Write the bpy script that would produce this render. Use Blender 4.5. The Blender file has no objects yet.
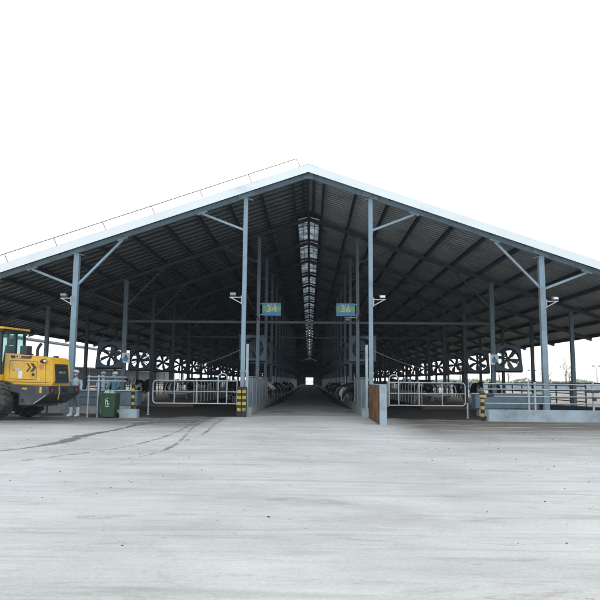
import bpy, bmesh, math, random
from mathutils import Vector, Matrix, noise

random.seed(11)
sc = bpy.context.scene
COL = sc.collection
PI = math.pi
R = math.radians

# ------------------------------------------------------------------ materials
MATS = {}

def new_mat(name):
    m = bpy.data.materials.new(name)
    m.use_nodes = True
    return m, m.node_tree.nodes, m.node_tree.links, m.node_tree.nodes['Principled BSDF']

def paint(name, col, rough=0.5, metal=0.0, var=0.12, scale=3.0, bump=0.0, dirt=None, dirt_amt=0.0, coat=0.0):
    """painted / raw surface: colour with noise variation, optional dirt blotches and bump"""
    if name in MATS: return MATS[name]
    m, n, l, b = new_mat(name)
    tc = n.new('ShaderNodeTexCoord')
    nz = n.new('ShaderNodeTexNoise'); nz.inputs['Scale'].default_value = scale
    nz.inputs['Detail'].default_value = 6; nz.inputs['Roughness'].default_value = 0.65
    l.new(tc.outputs['Object'], nz.inputs['Vector'])
    rp = n.new('ShaderNodeValToRGB')
    rp.color_ramp.elements[0].position = 0.3; rp.color_ramp.elements[1].position = 0.72
    lo = [c * (1 - var) for c in col]; hi = [min(1, c * (1 + var)) for c in col]
    rp.color_ramp.elements[0].color = (*lo, 1); rp.color_ramp.elements[1].color = (*hi, 1)
    l.new(nz.outputs['Fac'], rp.inputs['Fac'])
    out = rp.outputs['Color']
    if dirt is not None:
        n2 = n.new('ShaderNodeTexNoise'); n2.inputs['Scale'].default_value = scale * 0.7
        n2.inputs['Detail'].default_value = 8; n2.inputs['Roughness'].default_value = 0.7
        mp = n.new('ShaderNodeMapping'); mp.inputs['Location'].default_value = (7.3, 2.1, 5.5)
        l.new(tc.outputs['Object'], mp.inputs['Vector']); l.new(mp.outputs['Vector'], n2.inputs['Vector'])
        r2 = n.new('ShaderNodeValToRGB')
        r2.color_ramp.elements[0].position = 0.62 - 0.3 * dirt_amt; r2.color_ramp.elements[1].position = 0.85 - 0.25 * dirt_amt
        l.new(n2.outputs['Fac'], r2.inputs['Fac'])
        mx = n.new('ShaderNodeMixRGB'); mx.inputs['Color2'].default_value = (*dirt, 1)
        l.new(r2.outputs['Color'], mx.inputs['Fac']); l.new(out, mx.inputs['Color1'])
        out = mx.outputs['Color']
    l.new(out, b.inputs['Base Color'])
    b.inputs['Roughness'].default_value = rough
    b.inputs['Metallic'].default_value = metal
    if coat: b.inputs['Coat Weight'].default_value = coat
    if bump:
        bp = n.new('ShaderNodeBump'); bp.inputs['Strength'].default_value = bump; bp.inputs['Distance'].default_value = 0.02
        n3 = n.new('ShaderNodeTexNoise'); n3.inputs['Scale'].default_value = scale * 9; n3.inputs['Detail'].default_value = 5
        l.new(tc.outputs['Object'], n3.inputs['Vector'])
        l.new(n3.outputs['Fac'], bp.inputs['Height']); l.new(bp.outputs['Normal'], b.inputs['Normal'])
    MATS[name] = m
    return m

BROWN = (0.09, 0.065, 0.045)
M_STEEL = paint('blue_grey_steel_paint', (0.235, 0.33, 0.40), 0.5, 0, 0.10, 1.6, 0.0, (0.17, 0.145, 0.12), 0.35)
M_STEELD = paint('shaded_dark_steel_paint', (0.042, 0.055, 0.068), 0.5, 0, 0.12, 1.2, 0.0, (0.035, 0.034, 0.03), 0.3)  # deep steelwork with shade put into the paint colour; also plain dark steel
M_STEELM = paint('half_shaded_steel_paint', (0.12, 0.165, 0.20), 0.5, 0, 0.12, 1.2, 0.0, (0.09, 0.09, 0.085), 0.35)  # the blue-grey column paint with some shade put into its colour
M_GALV = paint('galvanised_pipe', (0.44, 0.48, 0.51), 0.38, 0.45, 0.15, 4.0, 0.0, (0.2, 0.18, 0.15), 0.15)
M_TRIM = paint('white_sheet_trim', (0.80, 0.84, 0.87), 0.4, 0, 0.04, 0.8, 0.0, (0.55, 0.58, 0.6), 0.1)
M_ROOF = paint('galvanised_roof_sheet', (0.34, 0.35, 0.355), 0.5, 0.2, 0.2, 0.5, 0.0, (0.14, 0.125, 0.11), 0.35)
M_ROOFD = paint('shaded_roof_sheet', (0.065, 0.07, 0.073), 0.5, 0.1, 0.25, 0.5, 0.0, (0.04, 0.036, 0.032), 0.35)  # shade of the left slope is put into this darker sheet colour
M_LAP = paint('bright_sheet_lap', (0.42, 0.45, 0.47), 0.4, 0.3, 0.15, 1.5)
M_WHITEROOF = paint('white_metal_roof', (0.78, 0.80, 0.82), 0.5, 0, 0.05, 0.3)
M_CONC = paint('cast_concrete', (0.36, 0.37, 0.36), 0.9, 0, 0.15, 1.6, 0.25, (0.15, 0.13, 0.11), 0.4)
M_BLUECONC = paint('blue_washed_concrete', (0.37, 0.45, 0.51), 0.85, 0, 0.10, 1.4, 0.2, (0.20, 0.195, 0.18), 0.55)
M_PANEL = paint('pale_steel_panel', (0.36, 0.44, 0.48), 0.5, 0.2, 0.12, 1.5, 0.0, (0.17, 0.15, 0.12), 0.35)
M_TROUGH = paint('blue_grey_trough', (0.16, 0.22, 0.27), 0.5, 0, 0.12, 1.5, 0.0, (0.1, 0.09, 0.08), 0.3)
M_RUST = paint('rusty_plate', (0.20, 0.08, 0.025), 0.9, 0.0, 0.5, 2.2, 0.3, (0.045, 0.028, 0.022), 0.75)
M_BLACK = paint('black_rubber', (0.012, 0.012, 0.013), 0.7, 0, 0.3, 3.0, 0.1)
M_DARK = paint('dark_grey_metal', (0.045, 0.055, 0.065), 0.5, 0.2, 0.2, 2.0, 0.0, (0.09, 0.08, 0.065), 0.3)
M_FAN = paint('fan_housing_grey', (0.065, 0.09, 0.115), 0.5, 0.2, 0.15, 2.0, 0.0, (0.08, 0.075, 0.07), 0.35)
M_YEL = paint('yellow_stripe_paint', (0.55, 0.40, 0.06), 0.6, 0, 0.15, 6.0, 0.0, (0.12, 0.10, 0.07), 0.5)
M_BLK = paint('black_stripe_paint', (0.02, 0.02, 0.022), 0.6, 0, 0.2, 6.0)
M_WHITE = paint('white_enamel', (0.78, 0.80, 0.80), 0.45, 0, 0.05, 4.0)
M_SIGNBLUE = paint('sign_blue', (0.05, 0.26, 0.52), 0.35, 0, 0.05, 4.0)
M_SIGNGREEN = paint('sign_green', (0.18, 0.42, 0.16), 0.35, 0, 0.05, 4.0)
M_BIN = paint('green_plastic', (0.018, 0.07, 0.03), 0.45, 0, 0.18, 5.0, 0.05, (0.05, 0.05, 0.04), 0.3)
M_LYEL = paint('loader_yellow', (0.78, 0.43, 0.03), 0.42, 0, 0.08, 2.0, 0.0, (0.42, 0.28, 0.10), 0.40, 0.12)
M_LGREY = paint('loader_dark_grey', (0.035, 0.045, 0.055), 0.5, 0, 0.2, 3.0, 0.0, (0.14, 0.12, 0.10), 0.35)
M_TYRE = paint('tyre_rubber', (0.035, 0.035, 0.036), 0.85, 0, 0.25, 5.0, 0.2, (0.13, 0.115, 0.10), 0.65)
M_SUIT = paint('pale_blue_coverall', (0.42, 0.53, 0.62), 0.8, 0, 0.12, 9.0, 0.2)
M_SUIT2 = paint('teal_coverall', (0.10, 0.26, 0.30), 0.8, 0, 0.15, 9.0, 0.2)
M_TROU = paint('grey_blue_trousers', (0.17, 0.21, 0.28), 0.85, 0, 0.2, 9.0, 0.2)
M_BOOT = paint('white_rubber_boot', (0.72, 0.76, 0.78), 0.4, 0, 0.06, 6.0, 0.0, (0.4, 0.35, 0.28), 0.2)
M_SKIN = paint('skin', (0.42, 0.25, 0.18), 0.6, 0, 0.08, 8.0)
M_MASK = paint('teal_face_mask', (0.25, 0.50, 0.55), 0.8, 0, 0.05, 8.0)
M_CAPP = paint('lilac_cap', (0.62, 0.52, 0.66), 0.8, 0, 0.08, 8.0)
M_CAPW = paint('white_cap', (0.75, 0.78, 0.78), 0.8, 0, 0.05, 8.0)
M_GLOVE = paint('teal_glove', (0.03, 0.24, 0.30), 0.6, 0, 0.1, 8.0)
M_RED = paint('red_lens', (0.45, 0.03, 0.04), 0.25, 0, 0.1, 4.0)
M_PAPER = paint('white_paper', (0.75, 0.77, 0.8), 0.7, 0, 0.04, 4.0)
M_BARK = paint('bark', (0.13, 0.10, 0.08), 0.9, 0, 0.25, 6.0, 0.2)
M_TWIG = paint('hazed_twigs', (0.34, 0.29, 0.26), 0.9, 0, 0.25, 6.0)  # twig colour paled to paint in the haze of distance
M_LEAF = paint('dull_leaves', (0.22, 0.25, 0.15), 0.8, 0, 0.35, 2.0)
M_MUD = paint('wet_slurry', (0.024, 0.019, 0.015), 0.6, 0, 0.45, 0.9, 0.5, (0.055, 0.042, 0.03), 0.5)
M_SAND = paint('stall_bedding', (0.10, 0.075, 0.055), 0.95, 0, 0.3, 1.2, 0.4)
M_WOOD = paint('weathered_board', (0.16, 0.12, 0.09), 0.85, 0, 0.3, 2.5, 0.2)

def glass_mat():
    m, n, l, b = new_mat('tinted_cab_glass')
    b.inputs['Base Color'].default_value = (0.62, 0.80, 0.80, 1)
    b.inputs['Transmission Weight'].default_value = 0.92
    b.inputs['Roughness'].default_value = 0.03
    b.inputs['IOR'].default_value = 1.05
    return m
M_GLASS = glass_mat()

def translucent_mat():
    m, n, l, b = new_mat('translucent_ridge_sheet')
    tc = n.new('ShaderNodeTexCoord')
    nz = n.new('ShaderNodeTexNoise'); nz.inputs['Scale'].default_value = 2.2; nz.inputs['Detail'].default_value = 7
    l.new(tc.outputs['Object'], nz.inputs['Vector'])
    rp = n.new('ShaderNodeValToRGB')
    rp.color_ramp.elements[0].position = 0.32; rp.color_ramp.elements[1].position = 0.6
    rp.color_ramp.elements[0].color = (0.20, 0.22, 0.23, 1); rp.color_ramp.elements[1].color = (0.56, 0.61, 0.63, 1)
    l.new(nz.outputs['Fac'], rp.inputs['Fac'])
    tr = n.new('ShaderNodeBsdfTranslucent'); l.new(rp.outputs['Color'], tr.inputs['Color'])
    b.inputs['Base Color'].default_value = (0.5, 0.53, 0.54, 1); b.inputs['Roughness'].default_value = 0.5
    mx = n.new('ShaderNodeMixShader'); mx.inputs['Fac'].default_value = 0.8
    l.new(b.outputs['BSDF'], mx.inputs[1]); l.new(tr.outputs['BSDF'], mx.inputs[2])
    l.new(mx.outputs['Shader'], n['Material Output'].inputs['Surface'])
    return m
M_SKY = translucent_mat()

def cow_mat():
    m, n, l, b = new_mat('holstein_coat')
    tc = n.new('ShaderNodeTexCoord'); oi = n.new('ShaderNodeObjectInfo')
    mul = n.new('ShaderNodeMath'); mul.operation = 'MULTIPLY'; mul.inputs[1].default_value = 40
    l.new(oi.outputs['Random'], mul.inputs[0])
    add = n.new('ShaderNodeVectorMath'); add.operation = 'ADD'
    l.new(tc.outputs['Object'], add.inputs[0]); l.new(mul.outputs[0], add.inputs[1])
    nz = n.new('ShaderNodeTexNoise'); nz.inputs['Scale'].default_value = 1.7; nz.inputs['Detail'].default_value = 2.5
    l.new(add.outputs['Vector'], nz.inputs['Vector'])
    rp = n.new('ShaderNodeValToRGB'); rp.color_ramp.elements[0].position = 0.575; rp.color_ramp.elements[1].position = 0.595
    rp.color_ramp.elements[0].color = (0.012, 0.011, 0.011, 1); rp.color_ramp.elements[1].color = (0.62, 0.60, 0.56, 1)
    l.new(nz.outputs['Fac'], rp.inputs['Fac'])
    sx = n.new('ShaderNodeSeparateXYZ'); l.new(tc.outputs['Object'], sx.inputs[0])
    leg = n.new('ShaderNodeMath'); leg.operation = 'LESS_THAN'; leg.inputs[1].default_value = 0.42
    l.new(sx.outputs['Z'], leg.inputs[0])
    frt = n.new('ShaderNodeMath'); frt.operation = 'LESS_THAN'; frt.inputs[1].default_value = 0.6
    l.new(sx.outputs['X'], frt.inputs[0])
    lm = n.new('ShaderNodeMath'); lm.operation = 'MULTIPLY'
    l.new(leg.outputs[0], lm.inputs[0]); l.new(frt.outputs[0], lm.inputs[1])
    mx = n.new('ShaderNodeMixRGB'); mx.inputs['Color2'].default_value = (0.5, 0.46, 0.40, 1)
    l.new(lm.outputs[0], mx.inputs['Fac']); l.new(rp.outputs['Color'], mx.inputs['Color1'])
    ab = n.new('ShaderNodeMath'); ab.operation = 'ABSOLUTE'; l.new(sx.outputs['Y'], ab.inputs[0])
    bl = n.new('ShaderNodeMath'); bl.operation = 'LESS_THAN'; l.new(ab.outputs[0], bl.inputs[0])
    wid = n.new('ShaderNodeMath'); wid.operation = 'MULTIPLY'; wid.inputs[1].default_value = .085; l.new(oi.outputs['Random'], wid.inputs[0]); l.new(wid.outputs[0], bl.inputs[1])
    fx = n.new('ShaderNodeMath'); fx.operation = 'GREATER_THAN'; fx.inputs[1].default_value = 1.22; l.new(sx.outputs['X'], fx.inputs[0])
    fm = n.new('ShaderNodeMath'); fm.operation = 'MULTIPLY'; l.new(bl.outputs[0], fm.inputs[0]); l.new(fx.outputs[0], fm.inputs[1])
    m2 = n.new('ShaderNodeMixRGB'); m2.inputs['Color2'].default_value = (0.6, 0.57, 0.53, 1)
    l.new(fm.outputs[0], m2.inputs['Fac']); l.new(mx.outputs['Color'], m2.inputs['Color1'])
    l.new(m2.outputs['Color'], b.inputs['Base Color']); b.inputs['Roughness'].default_value = 0.75
    return m
M_COW = cow_mat()

# ------------------------------------------------------------------ object helpers
def tag(o, label=None, cat=None, group=None, kind=None):
    if label: o['label'] = label
    if cat: o['category'] = cat
    if group: o['group'] = group
    if kind: o['kind'] = kind
    return o

def thing(name, loc=(0, 0, 0), rz=0.0, label=None, cat=None, group=None):
    o = bpy.data.objects.new(name, None)
    o.empty_display_size = 0.3
    COL.objects.link(o)
    o.location = loc; o.rotation_euler = (0, 0, rz)
    return tag(o, label, cat, group)

def copy_tree(o, parent=None):
    c = o.copy(); COL.objects.link(c)
    if parent is not None: c.parent = parent
    for ch in list(o.children): copy_tree(ch, c)
    return c

class MB:
    """collects shapes, then links them as ONE mesh object; origin is subtracted so children live in their thing's space"""
    def __init__(self, origin=(0, 0, 0)):
        self.bm = bmesh.new(); self.o = Vector(origin); self.mi = 0
    def _f(self, vs):
        try:
            f = self.bm.faces.new(vs); f.material_index = self.mi
            return f
        except ValueError: return None
    def hexa(self, pts):
        v = [self.bm.verts.new(Vector(p)) for p in pts]
        for q in ((0, 3, 2, 1), (4, 5, 6, 7), (0, 1, 5, 4), (1, 2, 6, 5), (2, 3, 7, 6), (3, 0, 4, 7)):
            self._f([v[i] for i in q])
    def box(self, a, b):
        x0, y0, z0 = a; x1, y1, z1 = b
        self.hexa([(x0, y0, z0), (x1, y0, z0), (x1, y1, z0), (x0, y1, z0), (x0, y0, z1), (x1, y0, z1), (x1, y1, z1), (x0, y1, z1)])
        return self
    def beam(self, p, q, w, h, up=(0, 0, 1)):
        p, q = Vector(p), Vector(q); d = (q - p).normalized(); u = Vector(up)
        s = d.cross(u)
        if s.length < 1e-4: s = d.cross(Vector((0, 1, 0)))
        s.normalize(); u = s.cross(d).normalized()
        s *= w / 2; u *= h / 2
        self.hexa([p - s - u, p + s - u, q + s - u, q - s - u, p - s + u, p + s + u, q + s + u, q - s + u])
        return self
    def tube(self, pts, r, seg=8, closed=False, cap=True):
        pts = [Vector(p) for p in pts]; n = len(pts)
        rr = r if isinstance(r, (list, tuple)) else [r] * n
        rings = []; prev = None
        for i, p in enumerate(pts):
            if closed: t = pts[(i + 1) % n] - pts[i - 1]
            else: t = pts[min(i + 1, n - 1)] - pts[max(i - 1, 0)]
            t.normalize()
            if prev is None:
                a = Vector((0, 0, 1)) if abs(t.z) < 0.9 else Vector((1, 0, 0))
                u = t.cross(a).normalized()
            else:
                u = prev - t * prev.dot(t)
                u = u.normalized() if u.length > 1e-5 else t.orthogonal().normalized()
            prev = u; v = t.cross(u)
            rad = rr[i]; ru, rv = rad if isinstance(rad, (list, tuple)) else (rad, rad)
            rings.append([self.bm.verts.new(p + u * (ru * math.cos(2 * PI * k / seg)) + v * (rv * math.sin(2 * PI * k / seg))) for k in range(seg)])
        m = n if closed else n - 1
        for i in range(m):
            a, b = rings[i], rings[(i + 1) % n]
            for k in range(seg): self._f([a[k], a[(k + 1) % seg], b[(k + 1) % seg], b[k]])
        if cap and not closed:
            self._f(list(reversed(rings[0]))); self._f(rings[-1])
        return self
    def ell(self, c, r, seg=12, rings=8):
        c = Vector(c); rows = []
        for i in range(rings + 1):
            th = PI * i / rings
            if i in (0, rings): rows.append([self.bm.verts.new(c + Vector((0, 0, r[2] * math.cos(th))))])
            else: rows.append([self.bm.verts.new(c + Vector((r[0] * math.sin(th) * math.cos(2 * PI * k / seg), r[1] * math.sin(th) * math.sin(2 * PI * k / seg), r[2] * math.cos(th)))) for k in range(seg)])
        for i in range(rings):
            a, b = rows[i], rows[i + 1]
            for k in range(seg):
                k2 = (k + 1) % seg
                if len(a) == 1: self._f([a[0], b[k], b[k2]])
                elif len(b) == 1: self._f([a[k], b[0], a[k2]])
                else: self._f([a[k], b[k], b[k2], a[k2]])
        return self
    def prism(self, poly, p0, ex, ey, depth):
        """polygon in the plane p0 + a*ex + b*ey, extruded by the vector depth"""
        p0, ex, ey, d = Vector(p0), Vector(ex), Vector(ey), Vector(depth)
        a = [self.bm.verts.new(p0 + ex * u + ey * v) for u, v in poly]
        b = [self.bm.verts.new(p0 + ex * u + ey * v + d) for u, v in poly]
        n = len(poly)
        self._f(a); self._f(list(reversed(b)))
        for i in range(n): self._f([a[i], b[i], b[(i + 1) % n], a[(i + 1) % n]])
        return self
    def ring(self, c, r0, r1, ax, depth, seg=28):
        """flat annulus plate round axis ax ('y'), with thickness"""
        c = Vector(c)
        rows = []
        for rr, dy in ((r0, 0), (r1, 0), (r1, depth), (r0, depth)):
            rows.append([self.bm.verts.new(c + Vector((rr * math.cos(2 * PI * k / seg), dy, rr * math.sin(2 * PI * k / seg)))) for k in range(seg)])
        for i in range(4):
            a, b = rows[i], rows[(i + 1) % 4]
            for k in range(seg): self._f([a[k], a[(k + 1) % seg], b[(k + 1) % seg], b[k]])
        return self
    def xf(self, mat, start=0):
        self.bm.verts.ensure_lookup_table()
        for v in list(self.bm.verts)[start:]: v.co = mat @ v.co
        return self
    def n(self): return len(self.bm.verts)
    def bevel(self, w=0.01, seg=2, ang=40):
        es = [e for e in self.bm.edges if len(e.link_faces) == 2 and e.calc_face_angle(0) > R(ang)]
        bmesh.ops.bevel(self.bm, geom=es, offset=w, segments=seg, profile=0.5, affect='EDGES', clamp_overlap=True)
        return self
    def build(self, name, mat, parent=None, smooth=False, top=False):
        bm = self.bm
        bmesh.ops.recalc_face_normals(bm, faces=bm.faces[:])
        for v in bm.verts: v.co -= self.o
        me = bpy.data.meshes.new(name); bm.to_mesh(me); bm.free()
        for m in (mat if isinstance(mat, (list, tuple)) else [mat]): me.materials.append(m)
        if smooth:
            me.polygons.foreach_set('use_smooth', [True] * len(me.polygons))
            if smooth == 'auto':
                try: me.set_sharp_from_angle(angle=R(38))
                except Exception: pass
        o = bpy.data.objects.new(name, me); COL.objects.link(o)
        if parent is not None: o.parent = parent
        else: o.location = self.o
        return o

def remeshed(mb, name, mats, voxel, parent=None, assign=None, smooth_it=4):
    """voxel-union of all shapes in mb into one continuous skin"""
    o = mb.build(name, mats, parent)
    md = o.modifiers.new('r', 'REMESH'); md.mode = 'VOXEL'; md.voxel_size = voxel; md.use_smooth_shade = True
    ms = o.modifiers.new('s', 'SMOOTH'); ms.iterations = smooth_it; ms.factor = 0.5
    bpy.context.view_layer.update()
    dg = bpy.context.evaluated_depsgraph_get()
    me = bpy.data.meshes.new_from_object(o.evaluated_get(dg))
    o.modifiers.clear()
    old = o.data; o.data = me; me.name = name; bpy.data.meshes.remove(old)
    me.materials.clear()
    for m in (mats if isinstance(mats, (list, tuple)) else [mats]): me.materials.append(m)
    me.polygons.foreach_set('use_smooth', [True] * len(me.polygons))
    if assign:
        for p in me.polygons: p.material_index = assign(p.center)
    return o

# ------------------------------------------------------------------ dimensions of the barn
YF = 26.1                                     # front frame
FR = [26.1] + [33.4 + 6.0 * k for k in range(37)]
YE = FR[-1]
SL = 0.342
HAZE = 0.00035
AP = 9.93                                     # underside of the rafters at the ridge
EAVE = 17.5
CX = (2.6, 9.6, 13.7)
def under(x): return AP - SL * abs(x)

# ------------------------------------------------------------------ ground
def ground_mat():
    m, n, l, b = new_mat('worn_concrete_yard')
    tc = n.new('ShaderNodeTexCoord')
    def nz(scale, detail=6, rough=0.6, stretch=(1, 1, 1), loc=(0, 0, 0), dist=0.0):
        mp = n.new('ShaderNodeMapping'); mp.inputs['Scale'].default_value = stretch; mp.inputs['Location'].default_value = loc
        l.new(tc.outputs['Object'], mp.inputs['Vector'])
        t = n.new('ShaderNodeTexNoise'); t.inputs['Scale'].default_value = scale; t.inputs['Detail'].default_value = detail
        t.inputs['Roughness'].default_value = rough; t.inputs['Distortion'].default_value = dist
        l.new(mp.outputs['Vector'], t.inputs['Vector'])
        return t.outputs['Fac']
    def ramp(v, a, bb, c0=(0, 0, 0), c1=(1, 1, 1)):
        r = n.new('ShaderNodeValToRGB'); r.color_ramp.elements[0].position = a; r.color_ramp.elements[1].position = bb
        r.color_ramp.elements[0].color = (*c0, 1); r.color_ramp.elements[1].color = (*c1, 1)
        l.new(v, r.inputs['Fac']); return r.outputs['Color']
    def mix(f, a, bcol, mode='MIX'):
        x = n.new('ShaderNodeMixRGB'); x.blend_type = mode
        if isinstance(f, (int, float)): x.inputs['Fac'].default_value = f
        else: l.new(f, x.inputs['Fac'])
        if isinstance(a, tuple): x.inputs['Color1'].default_value = (*a, 1)
        else: l.new(a, x.inputs['Color1'])
        if isinstance(bcol, tuple): x.inputs['Color2'].default_value = (*bcol, 1)
        else: l.new(bcol, x.inputs['Color2'])
        return x.outputs['Color']
    def math_(op, a, bb):
        x = n.new('ShaderNodeMath'); x.operation = op; x.use_clamp = True
        for i, v in enumerate((a, bb)):
            if isinstance(v, (int, float)): x.inputs[i].default_value = v
            else: l.new(v, x.inputs[i])
        return x.outputs[0]
    def rng(v, a, bb):
        x = n.new('ShaderNodeMapRange'); x.interpolation_type = 'SMOOTHSTEP'
        x.inputs[1].default_value = a; x.inputs[2].default_value = bb
        l.new(v, x.inputs[0]); return x.outputs[0]
    base = ramp(nz(0.35, 8, 0.62), 0.3, 0.7, (0.37, 0.362, 0.345), (0.545, 0.535, 0.515))
    # scraped streaks running across the yard
    st = ramp(nz(1.1, 7, 0.7, (0.16, 1.4, 1), (0, 0, 0), 0.6), 0.50, 0.70)
    c = mix(math_('MULTIPLY', st, 0.40), base, (0.25, 0.255, 0.25))
    st2 = ramp(nz(3.2, 6, 0.7, (0.12, 1.2, 1), (3, 9, 0), 0.8), 0.56, 0.70)
    c = mix(math_('MULTIPLY', st2, 0.35), c, (0.21, 0.21, 0.205))
    st3 = ramp(nz(2.2, 8, 0.75, (0.28, 2.2, 1), (6, 2, 9), 0.8), 0.56, 0.66)
    c = mix(math_('MULTIPLY', st3, 0.5), c, (0.22, 0.215, 0.205))
    blot = ramp(nz(0.55, 9, 0.75, (0.6, 1.2, 1), (21, 3, 0), 0.5), 0.53, 0.72)
    c = mix(math_('MULTIPLY', blot, 0.55), c, (0.27, 0.25, 0.22))
    warm = ramp(nz(1.7, 9, 0.8, (0.45, 1.3, 1), (31, 13, 0), 0.9), 0.55, 0.70)
    c = mix(math_('MULTIPLY', warm, 0.65), c, (0.22, 0.185, 0.14))
    sw = n.new('ShaderNodeMapping'); sw.inputs['Rotation'].default_value = (0, 0, 0.5); sw.inputs['Scale'].default_value = (0.15, 2.4, 1)
    l.new(tc.outputs['Object'], sw.inputs['Vector'])
    sn = n.new('ShaderNodeTexNoise'); sn.inputs['Scale'].default_value = 1.3; sn.inputs['Detail'].default_value = 8; sn.inputs['Distortion'].default_value = 0.7
    l.new(sw.outputs['Vector'], sn.inputs['Vector'])
    c = mix(math_('MULTIPLY', ramp(sn.outputs['Fac'], 0.57, 0.68), 0.4), c, (0.25, 0.24, 0.22))
    pale = ramp(nz(0.9, 7, 0.7, (0.22, 1.0, 1), (11, 4, 0)), 0.56, 0.75)
    c = mix(math_('MULTIPLY', pale, 0.6), c, (0.56, 0.58, 0.58))
    # brown mud dragged out of the pens: x and y bands with ragged edges
    sx = n.new('ShaderNodeSeparateXYZ'); l.new(tc.outputs['Object'], sx.inputs[0])
    wob = nz(0.45, 8, 0.7, (0.5, 1.2, 1), (2, 2, 0))
    yy = n.new('ShaderNodeMath'); yy.operation = 'MULTIPLY_ADD'; l.new(wob, yy.inputs[0]); yy.inputs[1].default_value = 7.0
    l.new(sx.outputs['Y'], yy.inputs[2])
    mudr = math_('MULTIPLY', rng(yy.outputs[0], 15.5, 26.5), rng(sx.outputs['X'], 2.2, 4.0))
    patch = ramp(nz(0.8, 9, 0.72, (0.30, 1.5, 1), (5, 1, 0)), 0.24, 0.50)
    mudr = math_('MULTIPLY', mudr, patch)
    c = mix(math_('MULTIPLY', mudr, 0.95), c, (0.095, 0.075, 0.056))
    xl = n.new('ShaderNodeMath'); xl.operation = 'MULTIPLY'; xl.inputs[1].default_value = -1; l.new(sx.outputs['X'], xl.inputs[0])
    mudl = math_('MULTIPLY', rng(yy.outputs[0], 20.5, 27.0), rng(xl.outputs[0], 2.6, 4.0))
    mudl = math_('MULTIPLY', mudl, patch)
    c = mix(math_('MULTIPLY', mudl, 0.9), c, (0.085, 0.075, 0.065))
    # fine grit and dark flecks
    gr = nz(26, 5, 0.75); c = mix(0.22, c, ramp(gr, 0.25, 0.75, (0.12, 0.12, 0.12), (0.85, 0.85, 0.85)), 'OVERLAY')
    fl = ramp(nz(6.5, 5, 0.85, (0.5, 1, 1), (1, 7, 3)), 0.645, 0.70)
    c = mix(math_('MULTIPLY', fl, 0.7), c, (0.13, 0.12, 0.105))
    # hairline cracks and slab joints
    vo = n.new('ShaderNodeTexVoronoi'); vo.feature = 'DISTANCE_TO_EDGE'; vo.inputs['Scale'].default_value = 0.16
    mp = n.new('ShaderNodeMapping'); l.new(tc.outputs['Object'], mp.inputs['Vector'])
    dn = n.new('ShaderNodeTexNoise'); dn.inputs['Scale'].default_value = 0.8; dn.inputs['Detail'].default_value = 6
    l.new(tc.outputs['Object'], dn.inputs['Vector'])
    ad = n.new('ShaderNodeVectorMath'); ad.operation = 'MULTIPLY_ADD'; ad.inputs[1].default_value = (1.6, 1.6, 0)
    l.new(dn.outputs['Color'], ad.inputs[0]); l.new(mp.outputs['Vector'], ad.inputs[2])
    l.new(ad.outputs['Vector'], vo.inputs['Vector'])
    cr = ramp(vo.outputs['Distance'], 0.0008, 0.003, (1, 1, 1), (0, 0, 0))
    c = mix(math_('MULTIPLY', cr, 0.12), c, (0.09, 0.09, 0.085))
    # saw-cut slab joints
    for axis, per, off in (('Y', 7.0, 2.6),):
        w1 = n.new('ShaderNodeMath'); w1.operation = 'MULTIPLY_ADD'; w1.inputs[1].default_value = 1 / per; w1.inputs[2].default_value = off / per; l.new(sx.outputs[axis], w1.inputs[0])
        w2 = n.new('ShaderNodeMath'); w2.operation = 'PINGPONG'; w2.inputs[1].default_value = 0.5; l.new(w1.outputs[0], w2.inputs[0])
        jt = ramp(w2.outputs[0], 0.0006, 0.0022, (1, 1, 1), (0, 0, 0))
        c = mix(math_('MULTIPLY', math_('MULTIPLY', jt, 0.75), ramp(nz(0.7, 4, 0.6, (1, 1, 1), (9, 9, 0)), 0.35, 0.6)), c, (0.10, 0.095, 0.085))
    l.new(c, b.inputs['Base Color'])
    rr = ramp(nz(0.6, 6, 0.6), 0.3, 0.7, (0.72, 0.72, 0.72), (0.92, 0.92, 0.92)); l.new(rr, b.inputs['Roughness'])
    bp = n.new('ShaderNodeBump'); bp.inputs['Strength'].default_value = 0.35; bp.inputs['Distance'].default_value = 0.02
    l.new(nz(7, 10, 0.75, (0.5, 1, 1)), bp.inputs['Height']); l.new(bp.outputs['Normal'], b.inputs['Normal'])
    return m

g = MB()
N = 1500
v = [g.bm.verts.new(p) for p in ((-N, -300, 0), (N, -300, 0), (N, 2500, 0), (-N, 2500, 0))]; g._f(v)
ground = tag(g.build('ground', ground_mat()), kind='structure')

def flat(name, x0, x1, y0, y1, z, mat):
    q = MB(); v = [q.bm.verts.new(p) for p in ((x0, y0, z), (x1, y0, z), (x1, y1, z), (x0, y1, z))]; q._f(v)
    return tag(q.build(name, mat), kind='structure')

M_ALLEY = paint('alley_concrete', (0.37, 0.375, 0.375), 0.8, 0, 0.16, 0.7, 0.2, (0.13, 0.125, 0.115), 0.45)
flat('feed_alley', -2.3, 2.3, 27.4, YE, 0.006, M_ALLEY)

def ragged_sheet(name, x0, x1, y0, y1, z, mat, front_amp, seed):
    """pen floor with a ragged front edge of slurry"""
    q = MB(); nx = 60
    fr = []; bk = []
    for i in range(nx + 1):
        x = x0 + (x1 - x0) * i / nx
        e = min(1, 8 * min(i / nx, 1 - i / nx))
        dy = front_amp * e * (0.5 + 0.9 * noise.noise(Vector((x * 0.8, seed, 0))) + 0.4 * noise.noise(Vector((x * 2.6, seed + 4, 0))))
        fr.append(q.bm.verts.new((x, y0 - dy, z))); bk.append(q.bm.verts.new((x, y1, z)))
    for i in range(nx): q._f([fr[i], fr[i + 1], bk[i + 1], bk[i]])
    return tag(q.build(name, mat), kind='structure')
ragged_sheet('pen_floor', 2.62, 14.1, 26.2, YE, 0.008, M_MUD, 1.1, 3.3)
ragged_sheet('pen_floor', -14.1, -2.62, 26.2, YE, 0.008, M_MUD, 1.7, 8.1)

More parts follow.
